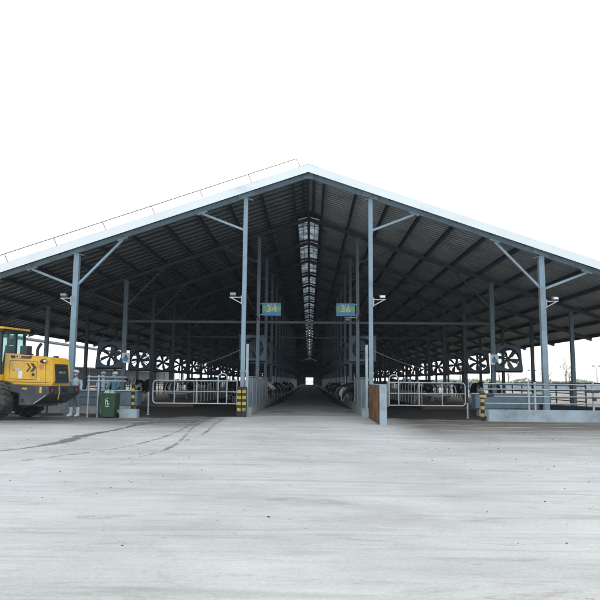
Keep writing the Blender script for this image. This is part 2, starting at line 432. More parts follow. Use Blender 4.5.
def wet_mat():
    m, n, l, b = new_mat('wet_concrete_track')
    at = n.new('ShaderNodeAttribute'); at.attribute_name = 'edge'
    tc = n.new('ShaderNodeTexCoord'); t = n.new('ShaderNodeTexNoise'); t.inputs['Scale'].default_value = 2.6; t.inputs['Detail'].default_value = 10
    t.inputs['Roughness'].default_value = 0.75
    mp = n.new('ShaderNodeMapping'); mp.inputs['Scale'].default_value = (0.5, 1.4, 1); l.new(tc.outputs['Object'], mp.inputs['Vector'])
    l.new(mp.outputs['Vector'], t.inputs['Vector'])
    a = n.new('ShaderNodeMath'); a.operation = 'ADD'; l.new(at.outputs['Fac'], a.inputs[0]); l.new(t.outputs['Fac'], a.inputs[1])
    r = n.new('ShaderNodeValToRGB'); r.color_ramp.elements[0].position = 0.82; r.color_ramp.elements[1].position = 1.08
    l.new(a.outputs[0], r.inputs['Fac'])
    b.inputs['Base Color'].default_value = (0.155, 0.16, 0.155, 1); b.inputs['Roughness'].default_value = 0.5
    tr = n.new('ShaderNodeBsdfTransparent'); mx = n.new('ShaderNodeMixShader')
    l.new(r.outputs['Color'], mx.inputs['Fac']); l.new(tr.outputs['BSDF'], mx.inputs[1]); l.new(b.outputs['BSDF'], mx.inputs[2])
    l.new(mx.outputs['Shader'], n['Material Output'].inputs['Surface'])
    return m
M_WET = wet_mat()

def track(pts, widths, z, strength=0.55, jit=0.3):
    """wet tyre track / spill: a ribbon whose ragged edge comes from its edge attribute"""
    P = []
    for i in range(len(pts) - 1):
        p0 = Vector(pts[max(i - 1, 0)]); p1 = Vector(pts[i]); p2 = Vector(pts[i + 1]); p3 = Vector(pts[min(i + 2, len(pts) - 1)])
        for k in range(10):
            t = k / 10
            P.append((0.5 * ((2 * p1) + (p2 - p0) * t + (2 * p0 - 5 * p1 + 4 * p2 - p3) * t * t + (3 * p1 - p0 - 3 * p2 + p3) * t ** 3), widths[i] * (1 - t) + widths[i + 1] * t))
    P.append((Vector(pts[-1]), widths[-1]))
    bm = bmesh.new(); lay = bm.verts.layers.float.new('edge'); rows = []
    for i, (p, w) in enumerate(P):
        t = (P[min(i + 1, len(P) - 1)][0] - P[max(i - 1, 0)][0]).normalized(); s = Vector((-t.y, t.x))
        nz_ = noise.noise(Vector((p.x * 1.7 + z * 900, p.y * 1.7, 3))); n2_ = noise.noise(Vector((p.x * 4.1, p.y * 4.1, z * 2000)))
        wj = w * max(.25, .9 + jit * (.9 * nz_ + .5 * n2_)); off = jit * (.10 * nz_ + .05 * n2_)
        row = []
        for k in range(7):
            u = -1 + k / 3
            q = p + s * (u * wj + off)
            vv = bm.verts.new((q.x, q.y, z)); fade = min(1, i / 4, (len(P) - 1 - i) / 4)
            vv[lay] = strength * (1 - abs(u) ** 1.5) * fade - 0.22 * (1 - fade); row.append(vv)
        rows.append(row)
    for a, bb in zip(rows, rows[1:]):
        for k in range(6): bm.faces.new([a[k], a[k + 1], bb[k + 1], bb[k]])
    me = bpy.data.meshes.new('wet_track'); bm.to_mesh(me); bm.free(); me.materials.append(M_WET)
    o = bpy.data.objects.new('wet_track', me); COL.objects.link(o)
    return tag(o, kind='structure')

# wet tyre tracks and the spill in front of the loader
track([(-10.5, 11.6), (-8.2, 12.5), (-6.3, 12.9), (-5.75, 14.0), (-5.6, 15.2), (-5.7, 16.6), (-5.5, 18.4), (-5.45, 20.2), (-5.2, 23.0), (-4.8, 26.0)], [.08, .11, .12, .18, .5, .38, .2, .24, .5, .7], 0.004, 0.56, 1.0)
track([(-5.6, 10.8), (-4.9, 11.7), (-4.55, 12.4), (-4.15, 13.2), (-3.8, 14.4), (-3.6, 16.4), (-3.65, 19.7), (-4.1, 25.4)], [.10, .12, .14, .13, .14, .16, .2, .3], 0.0045, 0.40)
track([(-3.45, 11.5), (-2.95, 12.8), (-2.9, 14.6), (-3.15, 17.2), (-3.55, 21.0), (-3.7, 25.9)], [.1, .12, .16, .18, .2, .3], 0.005, 0.40)
track([(-2.95, 14.8), (-2.75, 17.5), (-3.0, 21.2), (-3.2, 25.9)], [.14, .16, .18, .26], 0.0055, 0.38)
track([(-8.9, 21.2), (-8.2, 22.4), (-7.0, 23.2), (-5.6, 23.3), (-4.2, 22.9)], [.3, .6, .8, .9, .5], 0.006, 0.58, 1.0)
track([(-5.9, 21.0), (-4.9, 22.2), (-3.6, 22.8)], [.2, .5, .3], 0.0065, 0.55, 1.0)
track([(-7.2, 25.3), (-6.0, 25.0), (-4.6, 25.2), (-3.3, 24.9)], [.3, .6, .7, .4], 0.007, 0.66, 1.0)
track([(3.4, 24.4), (5.4, 22.8), (8.0, 21.4), (11.5, 20.4)], [.3, .6, .5, .3], 0.004, 0.48, 1.0)
track([(3.2, 25.0), (4.6, 24.7), (6.2, 24.0)], [.3, .6, .4], 0.0075, 0.6, 1.0)

rk = random.Random(31)
for k in range(16):       # faint older tyre arcs over the whole yard
    x0, y0 = rk.uniform(-11, 9), rk.uniform(5, 20); a = rk.uniform(.15, 2.6); cv = rk.uniform(-.16, .16); pts = []
    for j in range(7):
        pts.append((x0, y0)); x0 += 1.3 * math.cos(a); y0 += 1.1 * math.sin(a); a += cv
        if y0 > 25 or y0 < 3: break
    if len(pts) > 3:
        for dx in (0, .32):
            track([(p[0] + dx, p[1] + dx * .4) for p in pts], [rk.uniform(.09, .15)] * len(pts), .0022 + .0002 * k + dx * .0003, rk.uniform(.17, .25))

# ------------------------------------------------------------------ the cattle barn
barn = thing('cattle_barn', (0, YF, 0), 0,
             'long open-sided cattle barn with a pitched metal roof on blue-grey steel columns', 'barn')
BO = (0, YF, 0)
def mb(): return MB(BO)

def column_shape(m, x, y, w, d, top):
    # I-section: two flanges and a web
    t = 0.018
    m.box((x - w / 2, y - d / 2, 0), (x + w / 2, y - d / 2 + t, top))
    m.box((x - w / 2, y + d / 2 - t, 0), (x + w / 2, y + d / 2, top))
    m.box((x - t / 2, y - d / 2 + t, 0), (x + t / 2, y + d / 2 - t, top))

def hss(m, x, y, w, top, z0=0):
    m.box((x - w / 2, y - w / 2, z0), (x + w / 2, y + w / 2, top))

NC = 16
for i in range(NC):
    y = FR[i]
    for X in CX:
        for s in (-1, 1):
            x = s * X
            w = 0.17 if X < 5 else 0.215
            if X > 12: w = 0.18
            mt = M_STEEL if i == 0 else (M_STEELM if X < 5 or i < 2 else M_STEELD)  # one paint; columns behind the front take its shade-darkened copies
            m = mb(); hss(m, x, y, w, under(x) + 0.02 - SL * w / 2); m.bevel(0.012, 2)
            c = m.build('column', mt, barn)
            if i < 6:
                m = mb(); m.box((x - .2, y - .2, 0.0), (x + .2, y + .2, 0.025))
                for a in (-.15, .15):
                    for b_ in (-.15, .15): m.tube([(x + a, y + b_, .025), (x + a, y + b_, .07)], .014, 6)
                m.build('base_plate', mt, c)
                m = mb()   # welded cap plate and gusset under the rafter
                z = under(x)
                m.beam((x - .3, y, z - .005 - SL * math.copysign(-.3, x) * 1), (x + .3, y, z - .005 + SL * math.copysign(-.3, x)), .24, .02)
                m.build('cap_plate', mt, c)
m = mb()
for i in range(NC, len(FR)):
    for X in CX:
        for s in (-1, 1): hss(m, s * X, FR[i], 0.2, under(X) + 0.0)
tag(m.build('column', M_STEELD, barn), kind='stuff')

# braces (front frame: one on the inner columns, a V on the outer; later frames a V on the outer)
def brace(x0, z0, x1, y, w, mt):
    z1 = under(x1)
    m = mb(); m.beam((x0, y, z0), (x1, y, z1 - .06), w, w)
    d = math.copysign(.17, x1 - x0)
    m.beam((x1 - d * 1.2, y, under(x1 - d * 1.2) - .03), (x1 + d * 1.2, y, under(x1 + d * 1.2) - .03), w * 1.4, .06)
    m.beam((x0 + d * .3, y, z0 - .12), (x0 + d * .3, y, z0 + .2), .05, .12)
    m.build('brace', mt, barn)
for i in range(NC):
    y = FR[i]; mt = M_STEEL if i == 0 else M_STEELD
    for s in (-1, 1):
        brace(s * 9.6, 5.24, s * 11.45, y, .095, mt); brace(s * 9.6, 5.24, s * 7.73, y, .095, mt)
        if i < 8: brace(s * 2.62, 7.66, s * 4.42, y, .085, mt)

# rafters: I-beams on every frame
for i, y in enumerate(FR):
    for s in (-1, 1):
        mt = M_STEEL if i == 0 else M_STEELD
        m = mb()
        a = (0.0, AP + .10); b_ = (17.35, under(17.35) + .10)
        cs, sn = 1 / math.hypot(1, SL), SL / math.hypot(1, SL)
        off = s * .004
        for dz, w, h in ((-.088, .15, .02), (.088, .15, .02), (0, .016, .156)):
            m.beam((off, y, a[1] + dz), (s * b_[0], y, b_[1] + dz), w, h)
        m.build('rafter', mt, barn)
# joint plates on the front rafter
for x in (-9.6, -2.6, 2.6, 9.6):
    z = under(x) + .1; m = mb()
    m.beam((x - .32, YF - .095, z + SL * .32 * math.copysign(1, x)), (x + .32, YF - .095, z - SL * .32 * math.copysign(1, x)), .035, .185)
    m.build('joint_plate', M_STEEL, barn)
m = mb(); m.box((-.22, YF - .115, AP - .06), (.22, YF - .078, AP + .17))
m.build('joint_plate', M_STEEL, barn)

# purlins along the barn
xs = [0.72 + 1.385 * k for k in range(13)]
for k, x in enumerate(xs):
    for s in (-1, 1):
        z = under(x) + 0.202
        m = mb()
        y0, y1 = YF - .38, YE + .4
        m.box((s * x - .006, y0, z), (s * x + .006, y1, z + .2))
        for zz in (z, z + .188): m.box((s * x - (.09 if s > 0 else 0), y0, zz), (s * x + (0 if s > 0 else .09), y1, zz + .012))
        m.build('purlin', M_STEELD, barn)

# profiled roof sheets with a real trapezoid rib; the ridge stays open from the second frame on
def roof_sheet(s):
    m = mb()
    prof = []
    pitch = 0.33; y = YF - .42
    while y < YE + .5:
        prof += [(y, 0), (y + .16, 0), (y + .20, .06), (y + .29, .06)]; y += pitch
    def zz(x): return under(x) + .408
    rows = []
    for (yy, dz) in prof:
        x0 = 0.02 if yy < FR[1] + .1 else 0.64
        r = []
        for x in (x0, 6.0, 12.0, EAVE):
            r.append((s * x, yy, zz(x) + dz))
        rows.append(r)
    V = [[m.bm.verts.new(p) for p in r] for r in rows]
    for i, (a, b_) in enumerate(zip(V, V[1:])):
        m.mi = 1 if (s < 0 and i % 8 == 0) else 0       # every second pan of the left slope takes the lighter material
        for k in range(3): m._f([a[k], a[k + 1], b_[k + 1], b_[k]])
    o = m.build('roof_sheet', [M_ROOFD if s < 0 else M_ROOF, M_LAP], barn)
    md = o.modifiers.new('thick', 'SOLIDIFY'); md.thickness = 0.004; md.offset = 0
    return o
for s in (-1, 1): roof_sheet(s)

# fascia trim of white sheet with a folded top
for s in (-1, 1):
    m = mb(); y0 = YF - .46
    p = [(0.0, AP + .115), (s * EAVE, under(EAVE) + .115), (s * EAVE, under(EAVE) + .445), (0.0, AP + .445)]
    m.prism(p, (0, y0, 0), (1, 0, 0), (0, 0, 1), (0, .012, 0))
    p = [(0.0, AP + .448), (s * EAVE, under(EAVE) + .448), (s * EAVE, under(EAVE) + .46), (0.0, AP + .46)]
    m.prism(p, (0, y0 - .004, 0), (1, 0, 0), (0, 0, 1), (0, .30, 0))
    f = m.build('fascia', M_TRIM, barn)
    x = 3.0          # lap seams between trim lengths
    while x < 17:
        m = mb()
        m.prism([(s * x, under(x) + .118), (s * (x + .02), under(x + .02) + .118), (s * (x + .02), under(x + .02) + .443), (s * x, under(x) + .443)], (0, y0 - .004, 0), (1, 0, 0), (0, 0, 1), (0, .003, 0))
        m.build('lap_seam', M_TRIM, f)
        x += 3.0
m = mb()
m.prism([(-.45, AP + .305), (0, AP + .459), (.45, AP + .305), (.45, AP + .32), (0, AP + .477), (-.45, AP + .32)], (0, YF - .47, 0), (1, 0, 0), (0, 0, 1), (0, 7.4, 0))
m.build('ridge_cap', M_TRIM, barn)
# ridge beams seen between the first two frames
m = mb()
for x in (-.24, .24): m.box((x - .06, YF + .1, AP + .17), (x + .06, FR[1] - .1, AP + .30))
m.tube([(0, YF + .1, AP - .02), (0, FR[1], AP - .02)], .045, 8)
m.build('ridge_beam', M_STEELD, barn)

# ridge skylight, one light per bay: two leaves of translucent sheet with glazing bars
for i in range(1, len(FR) - 1):
    y0, y1 = FR[i] + .1, FR[i + 1] - .1
    m = mb()
    for s in (-1, 1):
        za, zb = AP + .33, AP + .20
        m.hexa([(s * .055, y0, za), (s * .60, y0, zb), (s * .60, y1, zb), (s * .055, y1, za), (s * .055, y0, za + .008), (s * .60, y0, zb + .008), (s * .60, y1, zb + .008), (s * .055, y1, za + .008)])
    sk = m.build('skylight', M_SKY, barn)
    if i < 14:
        m = mb()
        m.box((-.07, y0 - .02, AP + .26), (.07, y1 + .02, AP + .36))
        for s in (-1, 1):
            m.box((s * .63 - .05, y0 - .02, AP + .12), (s * .63 + .05, y1 + .02, AP + .24))
            m.beam((s * .32, y0, AP + .245), (s * .32, y1, AP + .245), .03, .03)
            for t in (0.36, 0.7):
                yy = y0 + (y1 - y0) * t
                m.beam((s * .06, yy, AP + .305), (s * .6, yy, AP + .18), .035, .03)
        m.build('glazing_bar', M_STEELD, sk)
m = mb()
for s in (-1, 1):   # ridge upstand either side of the opening
    m.box((s * .66 - .01, FR[1] + .1, AP + .17), (s * .66 + .01, YE, AP + .52))
m.build('ridge_upstand', M_ROOF, barn)
for i in range(1, len(FR)):   # closed crosspiece over each rafter
    m = mb(); e = .62 if i == 1 else .13
    m.prism([(-.68, AP + .10), (0, AP + .262), (.68, AP + .10), (.68, AP + .40), (0, AP + .48), (-.68, AP + .40)], (0, FR[i] - e, 0), (1, 0, 0), (0, 0, 1), (0, e + .13, 0))
    m.build('skylight_crosspiece', M_STEELD, barn)

# dark tie beam across the second frame, with hangers
m = mb()
m.box((-9.48, FR[1] - .06, 4.42), (9.48, FR[1] + .06, 4.54))
m.build('tie_beam', M_DARK, barn)
for i in range(3, 14, 3):
    m = mb(); m.box((-9.48, FR[i] - .05, 4.44), (9.48, FR[i] + .05, 4.54)); m.build('tie_beam', M_DARK, barn)

# roof-edge lightning wire on the left slope
m = mb(); top = []
for k in range(8):
    x = -0.4 - 2.0 * k
    z0 = under(x) + .51; top.append((x - .1, YF - .35, z0 + .34))
    m.tube([(x + .06, YF - .35, z0), (x - .1, YF - .35, z0 + .34)], .018, 6)
for a, b_ in zip(top, top[1:]): m.tube([a, b_], .018, 6)
m.build('lightning_wire', M_STEELD, barn)

# far gable: cladding with the exit opening of the alley
m = mb()
yb = YE + .25
for s in (-1, 1):
    m.prism([(s * 1.45, 0), (s * 17.3, 0), (s * 17.3, under(17.3) + .15), (s * 1.45, under(1.45) + .15)], (0, yb, 0), (1, 0, 0), (0, 0, 1), (0, .06, 0))
m.prism([(-1.45, 2.75), (1.45, 2.75), (1.45, under(1.45) + .15), (0, AP + .15), (-1.45, under(1.45) + .15)], (0, yb, 0), (1, 0, 0), (0, 0, 1), (0, .06, 0))
m.build('end_wall', M_DARK, barn)
# kerbs that carry the feed fence
for s in (-1, 1):
    m = mb(); m.box((min(s * 2.31, s * 2.6), 27.2, 0), (max(s * 2.31, s * 2.6), YE, .34)); m.bevel(.02)
    m.build('feed_kerb', M_CONC, barn)

# ------------------------------------------------------------------ ordinals
ORD = ['first', 'second', 'third', 'fourth', 'fifth', 'sixth', 'seventh', 'eighth', 'ninth', 'tenth', 'eleventh', 'twelfth',
       'thirteenth', 'fourteenth', 'fifteenth', 'sixteenth', 'seventeenth', 'eighteenth', 'nineteenth', 'twentieth']

# ------------------------------------------------------------------ ventilation fans
def make_fan():
    """fan facing -y, origin at its middle; local z up"""
    t = thing('ventilation_fan')
    h = 0.68
    m = MB()
    # housing: square plate with a round throat
    seg = 32; ro = .57
    fr = []; sq = []
    for k in range(seg):
        a = 2 * PI * (k + .5) / seg; c, s_ = math.cos(a), math.sin(a); q = max(abs(c), abs(s_))
        sq.append((h * c / q, h * s_ / q)); fr.append((ro * c, ro * s_))
    # force true corners
    def loop(pts, y): return [m.bm.verts.new((x, y, z)) for x, z in pts]
    for k in range(0, seg):
        x, z = sq[k]
        if abs(abs(x) - abs(z)) < .14: sq[k] = (math.copysign(h, x), math.copysign(h, z))
    A, B, C_, D_ = loop(sq, -.16), loop(fr, -.16), loop(fr, .14), loop(sq, .14)
    for a, b_ in ((A, B), (B, C_), (C_, D_), (D_, A)):
        for k in range(seg): m._f([a[k], a[(k + 1) % seg], b_[(k + 1) % seg], b_[k]])
    bmesh.ops.remove_doubles(m.bm, verts=m.bm.verts[:], dist=1e-4)
    m.build('housing', M_FAN, t)
    m = MB()
    for k in range(6):
        a = 2 * PI * k / 6 + .3
        n0 = m.n()
        p = [(.09, -.06), (.30, -.15), (.53, -.13), (.54, .10), (.30, .07), (.09, .05)]
        m.prism(p, (0, -.004, 0), (1, 0, 0), (0, 0, 1), (0, .008, 0))
        m.xf(Matrix.Rotation(a, 4, 'Y') @ Matrix.Rotation(R(28), 4, 'X'), n0)
    m.build('rotor', M_FAN, t)
    m = MB(); m.tube([(0, -.12, 0), (0, .10, 0)], .10, 14); m.build('motor', M_DARK, t, smooth='auto')
    m = MB()
    for a in (R(35), R(145)):
        d = Vector((math.cos(a), 0, math.sin(a)))
        m.beam(d * -.62 + Vector((0, -.13, 0)), d * .62 + Vector((0, -.13, 0)), .05, .03, (0, 1, 0))
    for rr in (.2, .33, .46): m.tube([(rr * math.cos(2 * PI * k / 24), -.175, rr * math.sin(2 * PI * k / 24)) for k in range(24)], .004, 4, closed=True)
    m.build('guard', M_STEELD, t)
    m = MB()
    for x in (-.5, .5): m.tube([(x, 0, h), (x, 0, h + .55)], .012, 6)
    m.box((-.75, -.02, h + .04), (.75, .03, h + .09))
    m.build('hanger', M_STEELD, t)
    return t
fan0 = make_fan(); used = False
for line, X, Z, nm in ((0, -10.3, 2.66, 'outer left'), (1, 10.35, 2.66, 'outer right'), (2, -2.9, 3.1, 'inner left'), (3, 2.9, 3.1, 'inner right')):
    for i in range(1, 19):
        f = fan0 if not used else copy_tree(fan0); used = True
        f.location = (X, FR[i] + (.0 if line < 2 else .25), Z); f.rotation_euler = (R(-16 if line < 2 else -14), 0, R([4, -4, 10, -10][line]))
        f['label'] = f'{ORD[i-1]} square grey ventilation fan from the front in the {nm} row under the roof'
        for ch in f.children:
            if ch.name.startswith('rotor'): ch.rotation_euler = (0, (i * 1.37 + line * .6) % 6.28, 0)
        f['category'] = 'fan'; f['group'] = f'ventilation fans in the {nm} row'

# ------------------------------------------------------------------ floodlights on the front columns
def make_flood():
    t = thing('floodlight')
    m = MB(); m.beam((0, 0, -.25), (.46, -.05, .0), .035, .035); m.beam((0, 0, 0), (.5, -.05, 0), .035, .035); m.box((-.02, -.12, -.3), (.01, .12, .06))
    m.build('bracket', M_GALV, t)
    m = MB(); n0 = m.n(); m.box((-.12, -.09, -.05), (.12, .09, .05)); m.bevel(.02); m.xf(Matrix.Translation((.36, -.06, .12)) @ Matrix.Rotation(R(18), 4, 'X'), n0)
    l = m.build('lamp_housing', M_STEEL, t)
    m = MB(); m.box((.27, -.172, .07), (.45, -.155, .15)); m.build('lens', M_WHITE, l)
    return t
fl0 = make_flood(); used = False
for x, rz, z, lab in ((-2.71, PI, 4.84, 'small floodlight on a bracket on the column left of the alley'), (2.71, 0, 4.78, 'small floodlight on a bracket on the column right of the alley'),
                  (-9.73, PI, 4.76, 'small floodlight on a bracket on the front column behind the yellow loader'), (9.73, 0, 4.76, 'small floodlight on a bracket on the right outer front column')):
    f = fl0 if not used else copy_tree(fl0); used = True
    f.location = (x, YF - .02, z); f.rotation_euler = (0, 0, rz); tag(f, lab, 'floodlight', 'floodlights on the front columns')

# cable stays / conduits running down from the front columns
def cable(name, pts, r, lab, cat, mat=M_STEELD):
    m = MB(pts[0]); m.tube(pts, r, 6); return tag(m.build(name, mat, None), lab, cat)
for s, w in ((-1, 'left'), (1, 'right')):
    cable('conduit', [(s * 2.58, YF + .1, 5.1), (s * 2.58, FR[1] - .1, 4.6)], .03, f'straight grey conduit sloping back from the {w} inner column to the tie beam', 'conduit', M_STEELD)
    pts = []
    for k in range(9):
        t = k / 8; pts.append((s * (2.73 + 2.9 * t), YF + 5.9 * t, 2.68 - .55 * t - .25 * t * (1 - t)))
    cable('stay_wire', pts, .014, f'thin stay wire sloping down behind the {w} pipe gate', 'wire', M_GALV)

# ------------------------------------------------------------------ number signs over the alley
def text_mesh(txt, size, depth=0.006):
    cu = bpy.data.curves.new('t', 'FONT'); cu.body = txt; cu.size = size; cu.extrude = depth / 2; cu.align_x = 'CENTER'; cu.align_y = 'CENTER'; cu.resolution_u = 3
    cu.offset = size * 0.012
    o = bpy.data.objects.new('t', cu); COL.objects.link(o)
    bpy.context.view_layer.update()
    me = bpy.data.meshes.new_from_object(o.evaluated_get(bpy.context.evaluated_depsgraph_get()))
    bpy.data.objects.remove(o); bpy.data.curves.remove(cu)
    return me
def text_part(name, txt, size, loc, parent, mat, rot=(PI / 2, 0, 0), sx=1.0):
    me = text_mesh(txt, size)
    me.transform(Matrix.Translation(loc) @ Matrix.Rotation(rot[2], 4, 'Z') @ Matrix.Rotation(rot[0], 4, 'X') @ Matrix.Diagonal((sx, 1, 1, 1)))
    me.materials.append(mat); me.name = name
    o = bpy.data.objects.new(name, me); COL.objects.link(o); o.parent = parent
    return o
for num, x, s, w in (('34', -1.90, -1, 'left'), ('36', 1.97, 1, 'right')):
    t = thing('number_sign', (x, FR[1] - .12, 5.16), 0, f'blue and green hanging sign reading {num} at the {w} of the alley', 'sign')
    W, H = .49, .335
    m = MB(); m.box((-W, 0, -H), (W, .03, H)); m.bevel(.006); m.build('board', M_SIGNBLUE, t)
    m = MB(); m.box((-W + .012, -.006, -H + .20), (W - .012, -.001, H - .155)); m.build('green_band', M_SIGNGREEN, t)
    text_part('number', num, .50, (0.0, -.012, .015), t, paint('pale_yellow_numeral', (.72, .72, .50), .45), sx=1.12)
    m = MB()     # small line of illegible characters on the top band
    for k, cx in enumerate((-.16, -.01, .14)):
        m.box((cx - .04, -.007, H - .10), (cx + .04, -.002, H - .085)); m.box((cx - .03, -.007, H - .065), (cx + .035, -.002, H - .05)); m.box((cx - .008, -.007, H - .12), (cx + .008, -.002, H - .035))
    m.build('small_lettering', M_WHITE, t)
    m = MB()
    for z in (-.28, .28): m.beam((s * -W * -1 * 1.0, .03, z), (s * (W + .16), .06, z), .03, .03)
    m.build('bracket', M_GALV, t)
# white tube lamp under sign 36
m = MB((2.2, FR[1] - .1, 4.72)); m.tube([(1.95, FR[1] - .1, 4.73), (2.5, FR[1] - .1, 4.75)], .022, 8); m.tube([(1.98, FR[1] - .1, 4.62), (2.15, FR[1] - .1, 4.63)], .02, 8)
tag(m.build('tube_lamp', M_WHITE), 'white tube lamp fixed to the column just under the sign reading 36', 'lamp')

# round blue mandatory signs on white plates
for x, z, w in ((-9.45, 2.56, 'left'), (9.62, 2.62, 'right')):
    t = thing('notice_plate', (x, FR[1] - .17, z), 0, f'small white notice with a blue disc on the {w} second column', 'sign')
    m = MB(); m.box((-.21, 0, -.26), (.21, .02, .26)); m.build('plate', M_WHITE, t)
    m = MB(); m.tube([(0, -.006, -.05), (0, -.001, -.05)], .135, 20); m.build('disc', M_SIGNBLUE, t)
    m = MB(); m.ell((0, -.006, .12), (.045, .004, .05), 8, 6); m.box((-.028, -.007, .02), (.028, -.002, .1)); m.build('figure', M_DARK, t)

# ------------------------------------------------------------------ front posts, gates, walls
for s, w in ((-1, 'left'), (1, 'right')):
    m = MB((s * 2.4, YF, 0)); m.box((s * 2.42 - .05, YF - .05, 0), (s * 2.42 + .05, YF + .05, 2.92)); m.bevel(.01)
    tag(m.build('gate_post', M_PANEL), f'slim pale post beside the {w} inner column at the mouth of the alley', 'post')

# striped guard round the left inner column
t = thing('striped_guard', (-2.6, YF, 0), 0, 'black and yellow striped guard round the left inner column', 'column guard')
for x0, x1, hh in ((-.195, -.010, 1.2), (.010, .195, 1.2)):
    m = MB(); m.box((x0, -.28, 0.004), (x1, -.13, hh)); m.bevel(.008); hb = m.build('guard_half', M_BLK, t)
    m = MB()
    for k in range(4):
        z = .24 + k * .235
        m.box((x0 + .018, -.284, z), (x1 - .018, -.278, z + .12))
    m.build('stripe', M_YEL, hb)

def striped_post(x, y, z0, h, r, lab, cap=False):
    t = thing('striped_post', (x, y, 0), 0, lab, 'post')
    m = MB(); m.tube([(0, 0, z0), (0, 0, h)], r, 12); m.build('pole', M_BLK, t, smooth='auto')
    m = MB(); z = z0 + .16
    while z < h - .1:
        m.tube([(0, 0, z), (0, 0, z + .12)], r + .004, 12); z += .27
    m.build('stripe', M_YEL, t, smooth='auto')
    if cap:
        m = MB(); m.ell((0, 0, h + .06), (.11, .11, .11), 12, 8); m.tube([(.05, -.02, h - .02), (.42, -.05, h + .01)], .06, 8); m.build('cap', M_DARK, t, smooth=True)
        m = MB(); m.box((-.13, -.12, h - .1), (.13, .02, h)); m.build('collar', M_YEL, t)
striped_post(-6.98, 25.9, 0, 1.25, .07, 'black and yellow striped post at the left end of the left pipe gate')
striped_post(6.72, 24.85, 0, .98, .075, 'black and yellow striped post with a dark cap at the end of the blue kerb', True)

def short_post(x, y, h, lab):
    m = MB((x, y, 0)); m.tube([(x, y, 0), (x, y, h)], .035, 10); m.tube([(x, y, .0), (x, y, .02)], .09, 10)
    tag(m.build('short_post', M_GALV, None, smooth='auto'), lab, 'post')
short_post(-6.55, 26.7, .95, 'short white pipe post standing near the left pipe gate')
short_post(6.5, 26.3, .62, 'short white pipe post standing near the right pipe gate')

def fillet(pts, r, n=5):
    """round the corners of a polyline"""
    pts = [Vector(p) for p in pts]; out = [pts[0]]
    for a, b_, c in zip(pts, pts[1:], pts[2:]):
        u = (a - b_).normalized(); w = (c - b_).normalized()
        p, q = b_ + u * r, b_ + w * r
        for k in range(n + 1):
            s = k / n; out.append((1 - s) ** 2 * p + 2 * s * (1 - s) * b_ + s * s * q)
    out.append(pts[-1]); return out

def pipe_gate(s, x0, x1, bars, loop, lab):
    """s=-1 left, s=1 right; x0 hinge side by the alley, x1 rounded free end"""
    y = 26.3
    t = thing('pipe_gate', (s * x0, y, 0), 0, lab, 'gate'); O = (s * x0, y, 0)
    zt, zb, zm = 1.42, .50, .98
    r = .026
    m = MB(O)
    m.tube(fillet([(s * x0, y, zt), (s * x1, y, zt), (s * x1, y, zb), (s * x0, y, zb)], .17, 6), r, 8)
    m.tube([(s * x0, y, zb - .06), (s * x0, y, zt + .05)], r, 8)
    m.build('frame', M_GALV, t, smooth='auto')
    for b_ in bars:
        m = MB(O); m.tube([(s * b_, y, zb), (s * b_, y, zt)], r * .85, 8); m.build('bar', M_GALV, t, smooth='auto')
    m = MB(O); m.tube([(s * x0, y, zm), (s * x1, y, zm)], r * .7, 8); m.build('mid_rail', M_GALV, t, smooth='auto')
    a, b_ = loop
    m = MB(O); arc = [(s * a, y - .05, zb)] + [(s * (a + b_) / 2 - s * (b_ - a) / 2 * math.cos(PI * k / 10), y - .05, 1.55 + .17 * math.sin(PI * k / 10)) for k in range(11)] + [(s * b_, y - .05, zb)]
    m.tube(arc, r, 8); m.tube([arc[0], arc[-1]], r, 8); m.build('arch', M_GALV, t, smooth='auto')
pipe_gate(-1, 2.84, 6.28, (4.50, 5.40), (3.25, 3.61), 'galvanised pipe gate with an arched loop, left of the alley')
pipe_gate(1, 3.30, 6.42, (4.56, 5.49), (3.34, 3.72), 'galvanised pipe gate with an arched loop, right of the alley')

# alley side panels left and right
for s, y0, y1, w in ((-1, 26.45, 39.0, 'left'), (1, 26.45, 33.2, 'right')):
    t = thing('alley_panel', (s * 2.45, y0, 0), 0, f'pale metal wall panel on a kerb along the {w} side of the alley mouth', 'panel'); O = (s * 2.45, y0, 0)
    m = MB(O); m.box((s * 2.45 - .03, y0, .345), (s * 2.45 + .03, y1, 1.56)); m.build('sheet', M_PANEL, t)
    n = int((y1 - y0) / 1.9)
    for k in range(n + 1):
        m = MB(O); yy = y0 + .03 + (y1 - y0 - .06) * k / n
        m.box((s * 2.45 - .05, yy - .03, .345), (s * 2.45 + .05, yy + .03, 1.585))
        m.build('stiffener', M_PANEL, t)
    m = MB(O); m.box((s * 2.45 - .07, y0, 1.59), (s * 2.45 + .07, y1, 1.63)); m.build('top_rail', M_GALV, t)
# concrete wall stub with a rusty plate on the right
t = thing('wall_stub', (2.58, 21.8, 0), 0, 'low concrete wall end clad with a rusty steel plate beside the alley', 'wall'); O = (2.58, 21.8, 0)
m = MB(O); m.box((2.49, 21.95, 0), (2.73, 25.75, 1.36)); m.bevel(.015); m.build('concrete_core', M_BLUECONC, t)
m = MB(O); m.box((2.465, 22.05, .02), (2.487, 25.6, 1.33))
m.build('rusty_plate', M_RUST, t)

# ------------------------------------------------------------------ right front: blue kerb, rails, trough
m = MB((12, 24.6, 0)); m.box((6.85, 24.5, 0), (19.5, 24.78, .43)); m.bevel(.02)
tag(m.build('concrete_kerb', M_BLUECONC), 'long pale blue concrete kerb along the right front of the barn', 'kerb')

